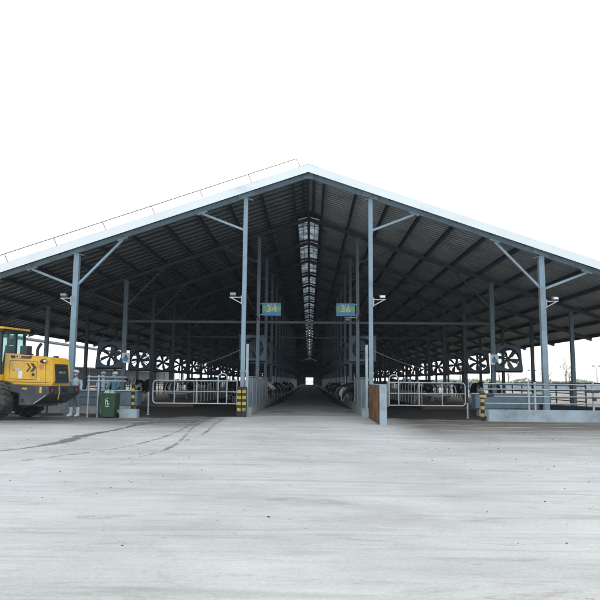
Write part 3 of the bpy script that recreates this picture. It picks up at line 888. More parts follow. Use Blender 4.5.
def rail_fence(name, x0, x1, y, zs, posts, zpost, lab, z0=0.0, mat=M_GALV):
    O = ((x0 + x1) / 2, y, 0); t = thing(name, O, 0, lab, 'fence')
    for z in zs:
        m = MB(O); m.tube([(x0, y, z), (x1, y, z)], .022, 8); m.build('rail', mat, t, smooth='auto')
    for p in posts:
        m = MB(O); m.tube([(p, y + .05, z0), (p, y + .05, zpost)], .042, 10); m.build('post', mat, t, smooth='auto')
rail_fence('rail_fence', 6.8, 19.5, 24.9, (1.40, 1.2, .93, .66), (8.52, 8.76, 10.98, 13.4, 15.8, 18.2), 1.48, 'galvanised four-rail fence above the blue kerb on the right')
# latch boxes on the right post
m = MB((10.98, 24.8, 1.0))
m.box((10.86, 24.76, 1.08), (11.12, 24.85, 1.16)); m.box((10.9, 24.74, .78), (11.02, 24.85, .92)); m.tube([(10.6, 24.8, 1.12), (11.3, 24.8, 1.14)], .03, 8)
tag(m.build('gate_latch', M_DARK), 'dark latch with a bolt on the fence post at the right', 'latch')
rail_fence('rail_fence', 9.9, 17.2, 31.0, (1.45, 1.1, .75, .45), (10.9, 12.6, 14.3, 16.0), 1.55, 'grey rail fence deeper in the right side of the barn', mat=M_STEELD)

def water_trough(x0, x1, y, lab):
    O = ((x0 + x1) / 2, y, 0); t = thing('water_trough', O, 0, lab, 'trough')
    m = MB(O); m.box((x0 + .15, y - .22, 0), (x1 - .15, y + .22, .34)); m.build('plinth', M_CONC, t)
    m = MB(O)
    s0 = [(-.34, .95), (-.30, .95), (-.25, .42), (.25, .42), (.30, .95), (.34, .95), (.28, .345), (-.28, .345)]
    m.prism(s0, (x0, y, 0), (0, 1, 0), (0, 0, 1), (x1 - x0, 0, 0))
    for x in (x0 - .02, x1): m.box((x, y - .34, .345), (x + .02, y + .34, .95))
    m.build('tub', M_TROUGH, t)
    m = MB(O); m.tube(fillet([(x0 - .03, y - .36, .96), (x1 + .03, y - .36, .96), (x1 + .03, y + .36, .96), (x0 - .03, y + .36, .96)], .06, 4), .025, 8); m.build('rim', M_GALV, t, smooth='auto')
    m = MB(O); v = [m.bm.verts.new(p) for p in ((x0, y - .27, .86), (x1, y - .27, .86), (x1, y + .27, .86), (x0, y + .27, .86))]; m._f(v)
    mw = paint('trough_water', (0.03, 0.04, 0.045), 0.08); m.build('water', mw, t)
water_trough(7.3, 10.5, 28.4, 'long blue-grey water trough on a plinth behind the right rail fence')
water_trough(-10.4, -7.35, 28.2, 'long blue-grey water trough behind the green bin')
# black lined feed bunk further right
m = MB((13, 27.2, 0))
m.hexa([(9.95, 27.0, .0), (14.8, 26.6, .0), (14.8, 27.3, .0), (9.95, 27.6, .0), (9.85, 26.9, .56), (14.8, 26.5, .34), (14.8, 27.35, .36), (9.85, 27.7, .58)])
tag(m.build('feed_bunk', M_BLACK), 'low black rubber-lined feed bunk behind the fence at the right', 'feed bunk')

# left front: rails, block, low wall
rail_fence('rail_fence', -8.4, -6.9, 24.6, (1.53, 1.38), (-8.36, -7.98), 1.6, 'short two-rail pipe fence behind the green bin')
rail_fence('rail_fence', -16.5, -8.6, 27.0, (1.50, 1.1, .7), (-8.7, -10.9, -13.1, -15.3), 1.55, 'pipe fence behind the yellow loader', mat=M_STEELD)
m = MB((-6.8, 24.7, 0)); m.box((-7.1, 24.55, 0), (-6.45, 24.95, .31)); m.bevel(.025)
tag(m.build('concrete_block', M_BLUECONC), 'small pale concrete block on the ground right of the green bin', 'block')
m = MB((-10, 27.4, 0)); m.box((-17, 27.25, 0), (-7.3, 27.5, .33)); m.bevel(.02)
tag(m.build('concrete_kerb', M_CONC), 'low grey concrete kerb behind the loader and the green bin', 'kerb')

# side fences along the pens, one per bay
def side_fence():
    t = thing('pen_fence')
    for z in (.5, .9, 1.3):
        m = MB(); m.tube([(0, 0, z), (0, 6.0, z)], .028, 6); m.build('rail', M_STEELD, t)
    for y in (0.03, 2.0, 4.0):
        m = MB(); m.tube([(0, y, 0), (0, y, 1.42)], .04, 6); m.build('post', M_STEELD, t)
    return t
sf0 = side_fence(); used = False
for s, w in ((-1, 'left'), (1, 'right')):
    for i in range(1, 15):
        f = sf0 if not used else copy_tree(sf0); used = True
        f.location = (s * 14.3, FR[i], 0)
        tag(f, f'{ORD[i-1]} three-rail pen fence panel from the front along the {w} eave', 'fence', f'pen fence panels along the {w} eave')

# feed fence (headlocks), one per bay each side of the alley
def headlock():
    t = thing('feed_fence'); L = 5.9
    m = MB(); m.tube([(0, 0, 1.36), (0, L, 1.36)], .03, 8); m.build('top_rail', M_GALV, t)
    m = MB(); m.tube([(0, 0, .46), (0, L, .46)], .03, 8); m.build('bottom_rail', M_GALV, t)
    m = MB(); n = 9
    for k in range(n):
        y = .08 + k * L / n
        m.tube([(0, y, .46), (0, y, 1.36)], .02, 6); m.tube([(0, y + .14, .46), (0, y + .34, 1.36)], .018, 6); m.tube([(0, y + .56, .46), (0, y + .56, 1.36)], .02, 6)
    m.build('yoke_bars', M_GALV, t)
    for y in (0, L / 2):
        m = MB(); m.tube([(0, y, .0), (0, y, 1.75)], .04, 8); m.build('post', M_GALV, t)
    return t
hl0 = headlock(); used = False
for s, w, st in ((-1, 'left', 3), (1, 'right', 2)):
    for k, i in enumerate(range(st, st + 14)):
        f = hl0 if not used else copy_tree(hl0); used = True
        f.location = (s * 2.47, FR[i] + .05 - (.2 if s < 0 and i == 3 else 0), 0)
        tag(f, f'{ORD[k]} headlock feed fence panel from the front along the {w} of the alley', 'feed fence', f'feed fence panels {w} of the alley')

# free stall dividers: bent loops in a row on both sides
def divider():
    m = MB()
    m.tube(fillet([(0, 0, 0), (0, 0, 1.22), (1.75, 0, 1.16), (1.9, 0, .62), (.9, 0, .48), (0, 0, .62)], .2, 5), .028, 8)
    return m.build('stall_divider', M_GALV, None, smooth='auto')
dv0 = divider(); used = False
for s, w in ((1, 'right'), (-1, 'left')):
    for k in range(34):
        d = dv0 if not used else dv0.copy()
        if used: COL.objects.link(d)
        used = True
        d.location = (s * 6.2, 35.2 + 1.2 * k, .18); d.rotation_euler = (0, 0, 0 if s > 0 else PI)
        far = k >= 8
        tag(d, (f'bent pipe stall divider further back in the {w} row of stalls' if far else f'{ORD[k]} bent pipe stall divider from the front in the {w} row of stalls'), 'stall divider', f'stall dividers in the {w} row' + (' far back' if far else ''))
for s in (-1, 1):
    q = MB(); a, b_ = sorted((s * 6.1, s * 9.2)); q.box((a, 34.6, 0.0), (b_, 150, .18)); tag(q.build('stall_bed', M_SAND), kind='structure')

# ------------------------------------------------------------------ cows
def make_cow(pose):
    """Holstein facing +x, feet on z=0; pose: 'feed' (head lowered through the fence) or 'stand'"""
    t = thing('cow')
    m = MB()
    # trunk: lofted ellipses from tail to chest
    sp = [(-.86, 1.18, .10, .12), (-.80, 1.16, .22, .22), (-.62, 1.12, .28, .31), (-.3, 1.05, .33, .37), (.05, 1.02, .35, .40), (.35, 1.05, .31, .38), (.58, 1.08, .25, .35), (.74, 1.12, .17, .26)]
    m.tube([(x, 0, z) for x, z, a, b in sp], [(a, b) for x, z, a, b in sp], 16)
    if pose == 'feed':
        nk = [(.55, 1.16, .15, .24), (.85, 1.14, .11, .18), (1.10, 1.04, .095, .145), (1.27, .92, .10, .12)]
        hd = [(1.22, .98, .10, .11), (1.32, .86, .12, .13), (1.39, .70, .10, .11), (1.43, .54, .075, .085), (1.44, .44, .08, .08), (1.44, .41, .05, .05)]
        ear = Vector((1.26, 0, .97))
    else:
        nk = [(.55, 1.18, .15, .24), (.85, 1.28, .11, .18), (1.08, 1.36, .095, .14), (1.2, 1.39, .09, .12)]
        hd = [(1.14, 1.42, .09, .12), (1.27, 1.38, .10, .13), (1.42, 1.26, .085, .10), (1.57, 1.14, .065, .078), (1.62, 1.10, .06, .065)]
        ear = Vector((1.15, 0, 1.46))
    m.tube([(x, 0, z) for x, z, a, b in nk], [(a, b) for x, z, a, b in nk], 12)
    m.tube([(x, 0, z) for x, z, a, b in hd], [(a, b) for x, z, a, b in hd], 12)
    for s in (-1, 1):
        m.tube([ear + Vector((0, s * .06, .0)), ear + Vector((-.02, s * .15, .0)), ear + Vector((-.03, s * .24, -.03))], [.03, .045, .018], 8)
        f = .17
        # front leg: shoulder, elbow, knee, fetlock, hoof
        m.tube([(.52, s * f, .95), (.50, s * f, .72), (.52, s * f, .42), (.51, s * f, .14), (.55, s * f, .05), (.57, s * f, .0)], [.12, .085, .058, .042, .052, .056], 10)
        # hind leg: hip, stifle forward, hock back, shank, hoof
        m.tube([(-.62, s * f, 1.02), (-.50, s * .2, .78), (-.70, s * f, .52), (-.70, s * f, .40), (-.68, s * f, .14), (-.63, s * f, .05), (-.61, s * f, .0)], [.17, .13, .065, .055, .042, .052, .056], 10)
    m.ell((-.38, 0, .68), (.2, .14, .15), 12, 8)
    m.tube([(-.84, 0, 1.24), (-.93, 0, 1.1), (-.93, 0, .75), (-.92, 0, .5)], [.035, .026, .022, .04], 8)
    b = remeshed(m, 'body', [M_COW], .03, t, None, 3)
    for s in (-1, 1):
        e = MB(); c_ = ear + Vector((.03, s * .17, -.03)); e.box(c_ - Vector((.006, .025, .03)), c_ + Vector((.006, .025, .03))); e.build('ear_tag', M_YEL, t)
    return t
cowA = make_cow('feed'); cowB = make_cow('stand'); usedA = usedB = False
rc = random.Random(5)
for s, w, y0 in ((-1, 'left', 39.6), (1, 'right', 33.9)):
    y = y0; k = 0
    while k < 20:
        gap = .95 + (rc.random() * .5 if rc.random() < .7 else 1.3)
        if not any(abs(y - f) < .33 for f in FR):
            c = cowA if not usedA else copy_tree(cowA); usedA = True
            c.location = (s * (3.38 + rc.uniform(-.12, .12)), y, 0.0); c.rotation_euler = (0, 0, (PI if s > 0 else 0) + rc.uniform(-.14, .14))
            sc_ = rc.uniform(.95, 1.05); c.scale = (sc_, sc_, sc_)
            tag(c, f'{ORD[k]} black and white cow from the front feeding {w} of the alley', 'cow', f'cows feeding {w} of the alley'); k += 1
        y += gap
spots = [(4.6, 41.5, 1.2), (5.3, 46, -2.2), (4.4, 52, 1.7), (5.2, 57, 2.8), (7.5, 42.4, 3.3), (7.6, 49.6, 3.1), (10.8, 37.5, 1.4), (11.2, 43, -1.6), (11.5, 50, 1.5),
         (-4.7, 42.5, 1.8), (-5.2, 48, .4), (-4.5, 54, 1.3), (-7.5, 43.6, .1), (-7.6, 49.6, 0), (-11.2, 38, 1.5), (-11, 42, -1.5), (-11.6, 46.5, 1.7), (-10.9, 51, 1.3)]
nl = nr = 0
for x, y, a in spots:
    c = cowB if not usedB else copy_tree(cowB); usedB = True
    c.location = (x, y, .18 if 6.2 < abs(x) < 9 else .0); c.rotation_euler = (0, 0, a)
    if x > 0: nr += 1; k = nr; w = 'right'
    else: nl += 1; k = nl; w = 'left'
    place = 'standing among the stall dividers' if 6.2 < abs(x) < 9 else ('standing near the outer fence' if abs(x) > 9 else 'standing behind the feeding row')
    tag(c, f'black and white dairy cow {place} in the {w} pens', 'cow', f'cows {place} in the {w} pens')

# feed swept up along both kerbs of the alley
for s, w in ((-1, 'left'), (1, 'right')):
    m = MB((s * 2.0, 36, 0)); nx, prev = 420, None
    for i in range(nx + 1):
        y = 33.5 + 110 * i / nx; row = []; tp = min(1, i / 40) ** .7 * (1 + .25 * noise.noise(Vector((y * .6, 1, s * 3))))
        for j in range(6):
            u = j / 5; h = .11 * math.sin(PI * min(1, u * .75 + .25)) * (.6 + .7 * noise.noise(Vector((y * 1.3, s, 2))) + .3 * noise.noise(Vector((y * 5, j, s)))) * min(1, i / 8)
            if j == 0: h = 0
            row.append(m.bm.verts.new((s * (2.30 - .66 * tp * (1 - u) + (.12 * tp * noise.noise(Vector((y * .9, 7, s))) if j < 3 else 0)), y, .0075 + max(0, h))))
        if prev:
            for j in range(5): m._f([prev[j], prev[j + 1], row[j + 1], row[j]])
        prev = row
    tag(m.build('feed', paint('silage', (.10, .085, .045), .95, 0, .4, 7, .5), None, smooth=True), f'loose silage feed swept along the {w} kerb of the alley', 'feed', kind='stuff')

# ------------------------------------------------------------------ people
def make_person(x, y, rz, lab, suit, trousers, cap, pose='stand', mask=True):
    """facing local -y"""
    t = thing('person', (x, y, 0), rz, lab, 'person')
    m = MB()
    m.tube([(0, 0, .88), (0, .0, 1.0), (0, .01, 1.15), (0, .01, 1.30), (0, .02, 1.42), (0, .02, 1.47)], [(.165, .125), (.175, .13), (.175, .13), (.195, .13), (.165, .105), (.08, .07)], 14)
    m.tube([(0, .02, 1.42), (0, .0, 1.56)], [.07, .06], 10)
    m.ell((0, -.015, 1.655), (.082, .10, .125), 14, 10)
    m.tube([(0, -.10, 1.665), (0, -.128, 1.635), (0, -.10, 1.62)], [.012, .018, .014], 6)
    for s in (-1, 1):
        m.ell((s * .085, .0, 1.65), (.016, .028, .038), 8, 6)
        st = .03 if s > 0 else -.02
        m.tube([(s * .095, 0, .93), (s * .11, -.005, .72), (s * .125, st - .01, .50), (s * .135, st, .30), (s * .14, st, .08)], [.105, .095, .075, .068, .06], 12)
        m.tube([(s * .14, st + .05, .06), (s * .145, st - .05, .055), (s * .15, st - .16, .045)], [.05, .05, .042], 8)
        if pose == 'bend':
            arm = [(s * .19, .0, 1.39), (s * .25, -.05, 1.22), (s * .26, -.16, 1.06), (s * .2, -.36, 1.0), (s * .17, -.42, .98)]
        elif s < 0: arm = [(s * .19, .02, 1.40), (s * .27, .03, 1.2), (s * .29, .0, 1.07), (s * .31, -.06, .88), (s * .31, -.08, .84)]
        else: arm = [(s * .19, .02, 1.40), (s * .26, .0, 1.2), (s * .27, -.06, 1.08), (s * .17, -.26, 1.05), (s * .12, -.30, 1.05)]
        m.tube(arm, [.075, .062, .055, .045, .036], 10)
    def asg(c):
        if c.z > 1.5 and abs(c.x) < .12: return 2
        if c.z < .93 and abs(c.x) < .24: return 1
        return 0
    remeshed(m, 'body', [suit, trousers, M_SKIN], .02, t, asg, 2)
    # gloved hands with separate fingers
    for s in (-1, 1):
        if pose == 'bend': p0, d = Vector((s * .17, -.42, .98)), Vector((0, -.9, -.4)).normalized()
        elif s < 0: p0, d = Vector((s * .31, -.08, .84)), Vector((0, -.15, -1)).normalized()
        else: p0, d = Vector((s * .12, -.30, 1.05)), Vector((-s * .7, -.6, -.1)).normalized()
        h = MB(); side = d.orthogonal().normalized()
        nrm = d.cross(side)
        h.tube([p0 - d * .02, p0 + d * .03, p0 + d * .09], [(.03, .03), (.026, .042), (.022, .04)], 8)
        for q, ln in zip((-.03, -.01, .01, .03), (.065, .078, .072, .055)):
            a = p0 + d * .085 + nrm * q
            h.tube([a, a + d * ln * .5 + side * .006, a + d * ln + side * .024], [.0098, .009, .007], 6)
        a = p0 + d * .03 + nrm * .038
        h.tube([a, a + d * .03 + nrm * .02, a + d * .06 + nrm * .024], [.012, .0105, .008], 6)
        h.build('glove', M_GLOVE, t, smooth=True)
    for s in (-1, 1):
        st = .03 if s > 0 else -.02
        bt = MB()
        bt.tube([(s * .136, st, .36), (s * .137, st, .30), (s * .14, st, .12), (s * .14, st + .005, .05)], [.086, .08, .068, .07], 14)
        bt.tube([(s * .14, st + .085, .045), (s * .14, st + .04, .052), (s * .145, st - .06, .055), (s * .15, st - .17, .045), (s * .15, st - .21, .03)], [(.045, .04), (.06, .05), (.058, .055), (.055, .045), (.03, .025)], 12)
        remeshed(bt, 'boot', [M_BOOT], .016, t, None, 1)
    c = MB()
    c.tube([(0, .0, 1.70), (0, .0, 1.745), (0, .005, 1.785), (0, .01, 1.805)], [(.108, .125), (.105, .122), (.08, .095), (.02, .02)], 16)
    c.build('cap', cap, t, smooth='auto')
    c = MB(); c.tube([(0, -.09, 1.712), (0, -.17, 1.70), (0, -.20, 1.694)], [(.085, .008), (.075, .008), (.04, .006)], 12)
    c.build('cap_peak', cap if cap is M_CAPW else paint('dark_pink_peak', (.30, .06, .14), .8), t, smooth='auto')
    if mask:
        c = MB(); c.tube([(0, -.085, 1.655), (0, -.115, 1.635), (0, -.118, 1.60), (0, -.09, 1.555)], [(.07, .03), (.078, .035), (.075, .035), (.055, .03)], 12)
        c.build('face_mask', M_MASK, t, smooth=True)
    return t
p1 = make_person(-8.98, 24.95, R(-14), 'person in a pale blue coverall, lilac cap, face mask and white boots beside the loader', M_SUIT, M_TROU, M_CAPP)
c = MB(); c.tube([(0, .0, 1.40), (0, .0, 1.2), (0, -.0, 1.02)], [(.17, .13), (.19, .145), (.185, .14)], 14, cap=False)
c.build('apron_vest', paint('pale_green_vest', (.42, .52, .50), .8, 0, .12, 9), p1, smooth=True)
make_person(-9.45, 29.75, R(12), 'person in a grey-blue coverall bending forward at the fence behind the green bin', M_SUIT, M_TROU, M_SUIT, 'bend')
make_person(-8.85, 29.6, R(-20), 'person in a teal coverall and white cap behind the green bin', M_SUIT2, M_SUIT2, M_CAPW, 'bend')

# ------------------------------------------------------------------ green wheeled bin
t = thing('wheeled_bin', (-7.47, 24.45, 0), R(4), 'dark green wheeled bin with a white symbol standing open at the pipe fence', 'bin')
m = MB()
b0, b1 = (.225, .24), (.30, .31)
def ringp(w, d, z): return [(-w, -d, z), (w, -d, z), (w, d, z), (-w, d, z)]
o_ = [m.bm.verts.new(p) for p in ringp(.225, .24, .05)]; o2 = [m.bm.verts.new(p) for p in ringp(.29, .30, .90)]
i2 = [m.bm.verts.new(p) for p in ringp(.27, .28, .90)]; i1 = [m.bm.verts.new(p) for p in ringp(.205, .22, .09)]
for a, b_ in ((o_, o2), (o2, i2), (i2, i1)):
    for k in range(4): m._f([a[k], a[(k + 1) % 4], b_[(k + 1) % 4], b_[k]])
m._f(o_); m._f(i1); m.bevel(.02, 2, 50); tub = m.build('tub', M_BIN, t, smooth='auto')
m = MB()
for a, b_ in (((-.315, -.325, .875), (.315, -.29, .93)), ((-.315, .29, .875), (.315, .325, .93)), ((-.315, -.29, .875), (-.285, .29, .93)), ((.285, -.29, .875), (.315, .29, .93))): m.box(a, b_)
m.build('rim', M_BIN, t)
m = MB(); m.tube(fillet([(-.2, .33, .89), (-.2, .40, .89), (.2, .40, .89), (.2, .33, .89)], .03), .015, 8); m.build('handle', M_BIN, t)
for s in (-1, 1):
    m = MB(); m.tube([(s * .235, .23, .10), (s * .285, .23, .10)], .10, 18); w_ = m.build('wheel', M_BLACK, t, smooth='auto')
    m = MB(); m.tube([(s * .284, .23, .10), (s * .29, .23, .10)], .05, 12); m.build('hub', M_DARK, w_)
m = MB()
lid0 = m.n(); m.box((-.3, .0, 0), (.3, .03, .62)); m.bevel(.012); m.xf(Matrix.Translation((0, .345, .30)) @ Matrix.Rotation(R(-8), 4, 'X'), lid0); m.build('lid', M_BIN, t)
m = MB()  # white symbol on the front: a figure beside a bent arrow
def onf(x, z): return (x, -.24 - (z - .05) * .0706 - .012, z)
def stroke(pts, w): 
    for a, b_ in zip(pts, pts[1:]): m.beam(onf(*a), onf(*b_), .008, w, (1, 0, 0.3))
for q in ([(-.07, .72), (-.08, .50)], [(-.075, .60), (-.03, .66), (.0, .64), (.0, .52), (.03, .50), (.055, .54)], [(-.03, .72), (.0, .75)], [(-.09, .445), (.06, .445)]):
    a = q
    for p, r_ in zip(a, a[1:]): m.tube([onf(*p), onf(*r_)], .013, 6)
m.build('symbol', M_WHITE, t)
m = MB((-7.47, 24.45, .8))
rb = random.Random(3)
for k in range(7):
    x, y = rb.uniform(-.16, .16), rb.uniform(-.14, .14); m.ell((-7.47 + x, 24.45 + y, .88 + rb.uniform(0, .06)), (rb.uniform(.08, .13), rb.uniform(.08, .12), rb.uniform(.06, .1)), 9, 6)
for v in m.bm.verts: v.co += noise.noise_vector(v.co * 9) * .03
tag(m.build('rubbish_bag', paint('pale_bag_plastic', (.34, .42, .42), .4, 0, .25, 9), None, smooth=True), 'crumpled pale rubbish heaped in the mouth of the green bin', 'rubbish')

# ------------------------------------------------------------------ wheel loader
def wheel(t, x, y):
    rt = .69
    m = MB(); n0 = m.n()
    prof = [(-.25, .36), (-.27, .45), (-.26, .58), (-.20, .64), (.20, .64), (.26, .58), (.27, .45), (.25, .36)]
    seg = 48
    rows = [[m.bm.verts.new((r_ * math.cos(2 * PI * k / seg), yy, r_ * math.sin(2 * PI * k / seg))) for k in range(seg)] for yy, r_ in prof]
    for i in range(len(rows)):
        a, b_ = rows[i], rows[(i + 1) % len(rows)]
        for k in range(seg): m._f([a[k], a[(k + 1) % seg], b_[(k + 1) % seg], b_[k]])
    for k in range(20):        # chevron lugs
        for s in (-1, 1):
            a0 = 2 * PI * (k + (.5 if s > 0 else 0)) / 20; a1 = a0 + .13
            def P(r_, a, yy): return Vector((r_ * math.cos(a), yy, r_ * math.sin(a)))
            w_ = .075
            lo = [P(.63, a0 - w_, s * .02), P(.63, a0 + w_, s * .02), P(.60, a1 + w_, s * .275), P(.60, a1 - w_, s * .275)]
            hi = [P(.69, a0 - w_ * .8, s * .02), P(.69, a0 + w_ * .8, s * .02), P(.665, a1 + w_ * .8, s * .275), P(.665, a1 - w_ * .8, s * .275)]
            m.hexa(lo + hi)
            m.hexa([P(.50, a1 - w_ * .6, s * .262), P(.50, a1 + w_ * .6, s * .262), P(.50, a1 + w_ * .6, s * .283), P(.50, a1 - w_ * .6, s * .283),
                    P(.62, a1 - w_ * .9, s * .24), P(.62, a1 + w_ * .9, s * .24), P(.62, a1 + w_ * .9, s * .283), P(.62, a1 - w_ * .9, s * .283)])
    w = thing('wheel'); w.parent = t; w.location = (x, y, rt)
    w0 = m.build('tyre', M_TYRE, w)
    m = MB()
    s = -1 if y < 0 else 1
    m.tube([(0, -.23, 0), (0, .23, 0)], .37, 28)
    m.tube([(0, s * .23, 0), (0, s * .25, 0)], .37, 28, cap=False); m.tube([(0, s * .2, 0), (0, s * .29, 0)], [.2, .15], 20)
    for k in range(10): m.tube([(.25 * math.cos(k * PI / 5), s * .22, .25 * math.sin(k * PI / 5)), (.25 * math.cos(k * PI / 5), s * .255, .25 * math.sin(k * PI / 5))], .022, 6)
    m.build('rim', paint('grey_wheel_rim', (.12, .12, .12), .6, 0, .2, 5, 0, (.2, .17, .13), .4), w, smooth='auto')

L = thing('wheel_loader', (-10.78, 23.53, 0), R(-12), 'yellow wheel loader seen from its rear quarter with a dark counterweight', 'loader')
for x in (0, -2.75):
    for y in (-.95, .95): wheel(L, x, y)
# engine hood: profile in x-z, tapered at the tail
m = MB()
prof = [(0.0, 1.33), (1.96, 1.31), (2.02, 1.45), (1.93, 2.16), (1.84, 2.27), (1.2, 2.32), (0.0, 2.43)]
m.prism(prof, (0, -.52, 0), (1, 0, 0), (0, 0, 1), (0, 1.04, 0)); m.bevel(.045, 3, 25)
hood = m.build('hood', M_LYEL, L, smooth='auto')
m = MB()   # side door panel lines, handle, chevrons and vents on the near side
for a, b_ in (((.22, 2.16), (1.33, 2.13)), ((.22, 1.50), (1.33, 1.48)), ((.22, 1.5), (.22, 2.16)), ((1.33, 1.48), (1.33, 2.13)), ((1.72, 1.35), (1.66, 2.25)), ((.06, 1.40), (1.9, 1.38))):
    m.beam((a[0], -.5215, a[1]), (b_[0], -.5215, b_[1]), .004, .014, (0, 0, 1) if abs(a[1] - b_[1]) < .1 else (1, 0, 0))
m.build('panel_gap', M_BLK, hood)
m = MB()
for dx, w_ in ((.90, .07), (1.06, .13)):
    m.prism([(dx, 2.06), (dx + w_, 2.06), (dx + w_ + .12, 1.91), (dx + w_, 1.76), (dx, 1.76), (dx + .12, 1.91)], (0, -.5245, 0), (1, 0, 0), (0, 0, 1), (0, -.003, 0))
m.build('chevron_mark', paint('brown_decal', (.075, .045, .02), .5), hood)
m = MB(); m.prism([(.25, 2.25), (1.06, 2.22), (1.12, 2.31), (.25, 2.345)], (0, -.5245, 0), (1, 0, 0), (0, 0, 1), (0, -.003, 0)); st = m.build('name_stripe', M_BLK, hood)
m = MB(); m.prism([(.72, 2.24), (1.0, 2.227), (1.06, 2.305), (.72, 2.32)], (0, -.5285, 0), (1, 0, 0), (0, 0, 1), (0, -.003, 0)); m.build('stripe_red', paint('dull_red_decal', (.16, .03, .03), .5), st)
text_part('model_number', 'L36', .11, (.56, -.531, 2.285), hood, M_WHITE, sx=1.5)
m = MB(); m.box((.60, -.527, 1.52), (.76, -.5225, 1.79)); m.build('paper_sheet', M_PAPER, hood)
m = MB(); n0 = m.n(); m.ell((0, 0, 0), (.12, .004, .055), 16, 8); m.xf(Matrix.Translation((.56, -.525, 1.83)), n0); m.build('oval_badge', paint('grey_badge', (.45, .46, .5), .4), hood)
m = MB(); m.box((.34, -.526, 1.80), (.44, -.5225, 1.83)); m.build('badge_wing', M_BLK, hood)
m = MB(); m.tube([(1.20, -.52, 1.66), (1.20, -.545, 1.66)], .05, 12); m.build('door_lock', M_BLK, hood)
m = MB(); m.tube([(1.50, -.52, 1.93), (1.50, -.526, 1.93)], .10, 16); m.build('filler_decal', paint('orange_decal', (.62, .24, .06), .5), hood)
m = MB(); m.ell((1.62, -.60, 2.13), (.12, .07, .075), 12, 8); m.tube([(1.62, -.5, 2.13), (1.62, -.6, 2.13)], .03, 8); wl = m.build('work_lamp', M_BLK, L, smooth=True)
m = MB(); m.ell((1.70, -.63, 2.13), (.05, .045, .045), 10, 8); m.build('lens', M_WHITE, wl, smooth=True)
m = MB(); m.box((1.36, -.526, 1.42), (1.5, -.5225, 1.6)); m.build('warning_decal', paint('bright_yellow_decal', (.75, .55, .04), .5), hood)
# rear grille panel
m = MB()
gx = lambda z: 2.03 - (z - 1.45) * .127
pts = []
for y, z in ((-.41, 1.37), (.41, 1.37), (.40, 2.04), (-.40, 2.04)): pts.append((gx(z) + .004, y, z))
back = [(p[0] - .05, p[1], p[2]) for p in pts]
m.hexa([back[0], back[1], pts[1], pts[0], back[3], back[2], pts[2], pts[3]])
gr = m.build('rear_grille', M_LGREY, L)
m = MB()
for k in range(13):
    z = 1.42 + .048 * k
    m.box((gx(z) + .006, -.36, z), (gx(z) + .014, .36, z + .02))
m.build('slats', M_BLK, gr)
text_part('grille_lettering', 'SDLG', .10, (gx(1.74) + .022, 0, 1.74), gr, paint('grey_letters', (.4, .42, .44), .5), rot=(PI / 2, 0, PI / 2), sx=1.7)
m = MB(); m.tube(fillet([(1.02, -.1, 2.32), (1.02, -.1, 2.62), (1.16, -.1, 2.78)], .12, 5), .055, 12); m.build('exhaust_pipe', M_BLK, L, smooth='auto')
m = MB(); m.box((.55, -.25, 2.37), (.75, .05, 2.42)); m.box((1.75, -.2, 2.27), (1.84, .0, 2.33)); m.build('hood_cap', M_BLK, L)
# side-mounted box behind the cab
m = MB(); m.box((.40, -.25, 2.36), (.68, .05, 2.70)); m.bevel(.03); m.build('air_filter_box', M_DARK, L)
# frame and counterweight
m = MB()
m.box((-.6, -.48, .55), (1.6, .48, 1.32)); m.build('rear_frame', M_LGREY, L)
m = MB()
side = [(.62, 1.30), (2.13, 1.27), (2.16, 1.0), (2.06, .93), (1.58, .62), (1.02, .62), (1.02, 1.0), (.62, 1.08)]
m.prism(side, (0, -.965, 0), (1, 0, 0), (0, 0, 1), (0, 1.93, 0)); m.bevel(.035, 2, 25)
cw = m.build('counterweight', M_LGREY, L, smooth='auto')
m = MB(); m.box((1.10, -.972, 1.14), (1.30, -.964, 1.20)); m.build('side_reflector', M_YEL, cw)
m = MB(); m.box((1.80, -.972, 1.02), (1.88, -.964, 1.24)); m.build('yellow_plate', M_LYEL, cw)
m = MB(); m.box((1.07, -.972, .68), (1.22, -.966, .82)); m.build('tie_down_recess', M_BLK, cw)
m = MB()
m.beam((1.60, -.968, .66), (2.06, -.968, .95), .012, .035, (0, 0, 1)); m.build('worn_edge', paint('worn_metal_edge', (.35, .35, .34), .6, .3, .35, 12), cw)
for y in (-.76, .76):
    m = MB(); m.box((2.10, y - .14, 1.02), (2.17, y + .14, 1.22)); lh = m.build('tail_light_housing', M_BLK, cw)
    m = MB(); m.tube([(2.17, y - .04, 1.12), (2.185, y - .04, 1.12)], .065, 14); m.build('tail_light', M_RED, lh)
m = MB(); m.box((2.12, -.16, 1.05), (2.185, .16, 1.2)); m.build('hitch_recess', M_BLK, cw)
m = MB(); m.tube([(2.19, -.42, 1.32), (2.2, -.43, 1.2), (2.2, -.41, 1.0), (2.2, -.46, .8)], .018, 6); m.build('yellow_strap', M_YEL, L)
m = MB(); m.box((.02, -.56, 1.265), (1.99, .56, 1.305)); m.build('hood_skirt', M_LYEL, L)
# fenders / fuel tank
for s in (-1, 1):
    m = MB(); m.box((-1.55, min(s * .5, s * .95), .75), (-.8, max(s * .5, s * .95), 1.3)); m.bevel(.04); m.build('side_tank', M_LGREY, L)
    m = MB(); m.prism([(.9 * math.cos(a), .69 + .78 * math.sin(a)) for a in [PI * (.12 + .76 * k / 10) for k in range(11)]] + [(.86 * math.cos(a), .69 + .73 * math.sin(a)) for a in [PI * (.88 - .76 * k / 10) for k in range(11)]],
                       (-.05, s * .55, -.02), (1, 0, 0), (0, 0, 1), (0, s * .1, 0)); m.build('fender', M_LGREY, L)
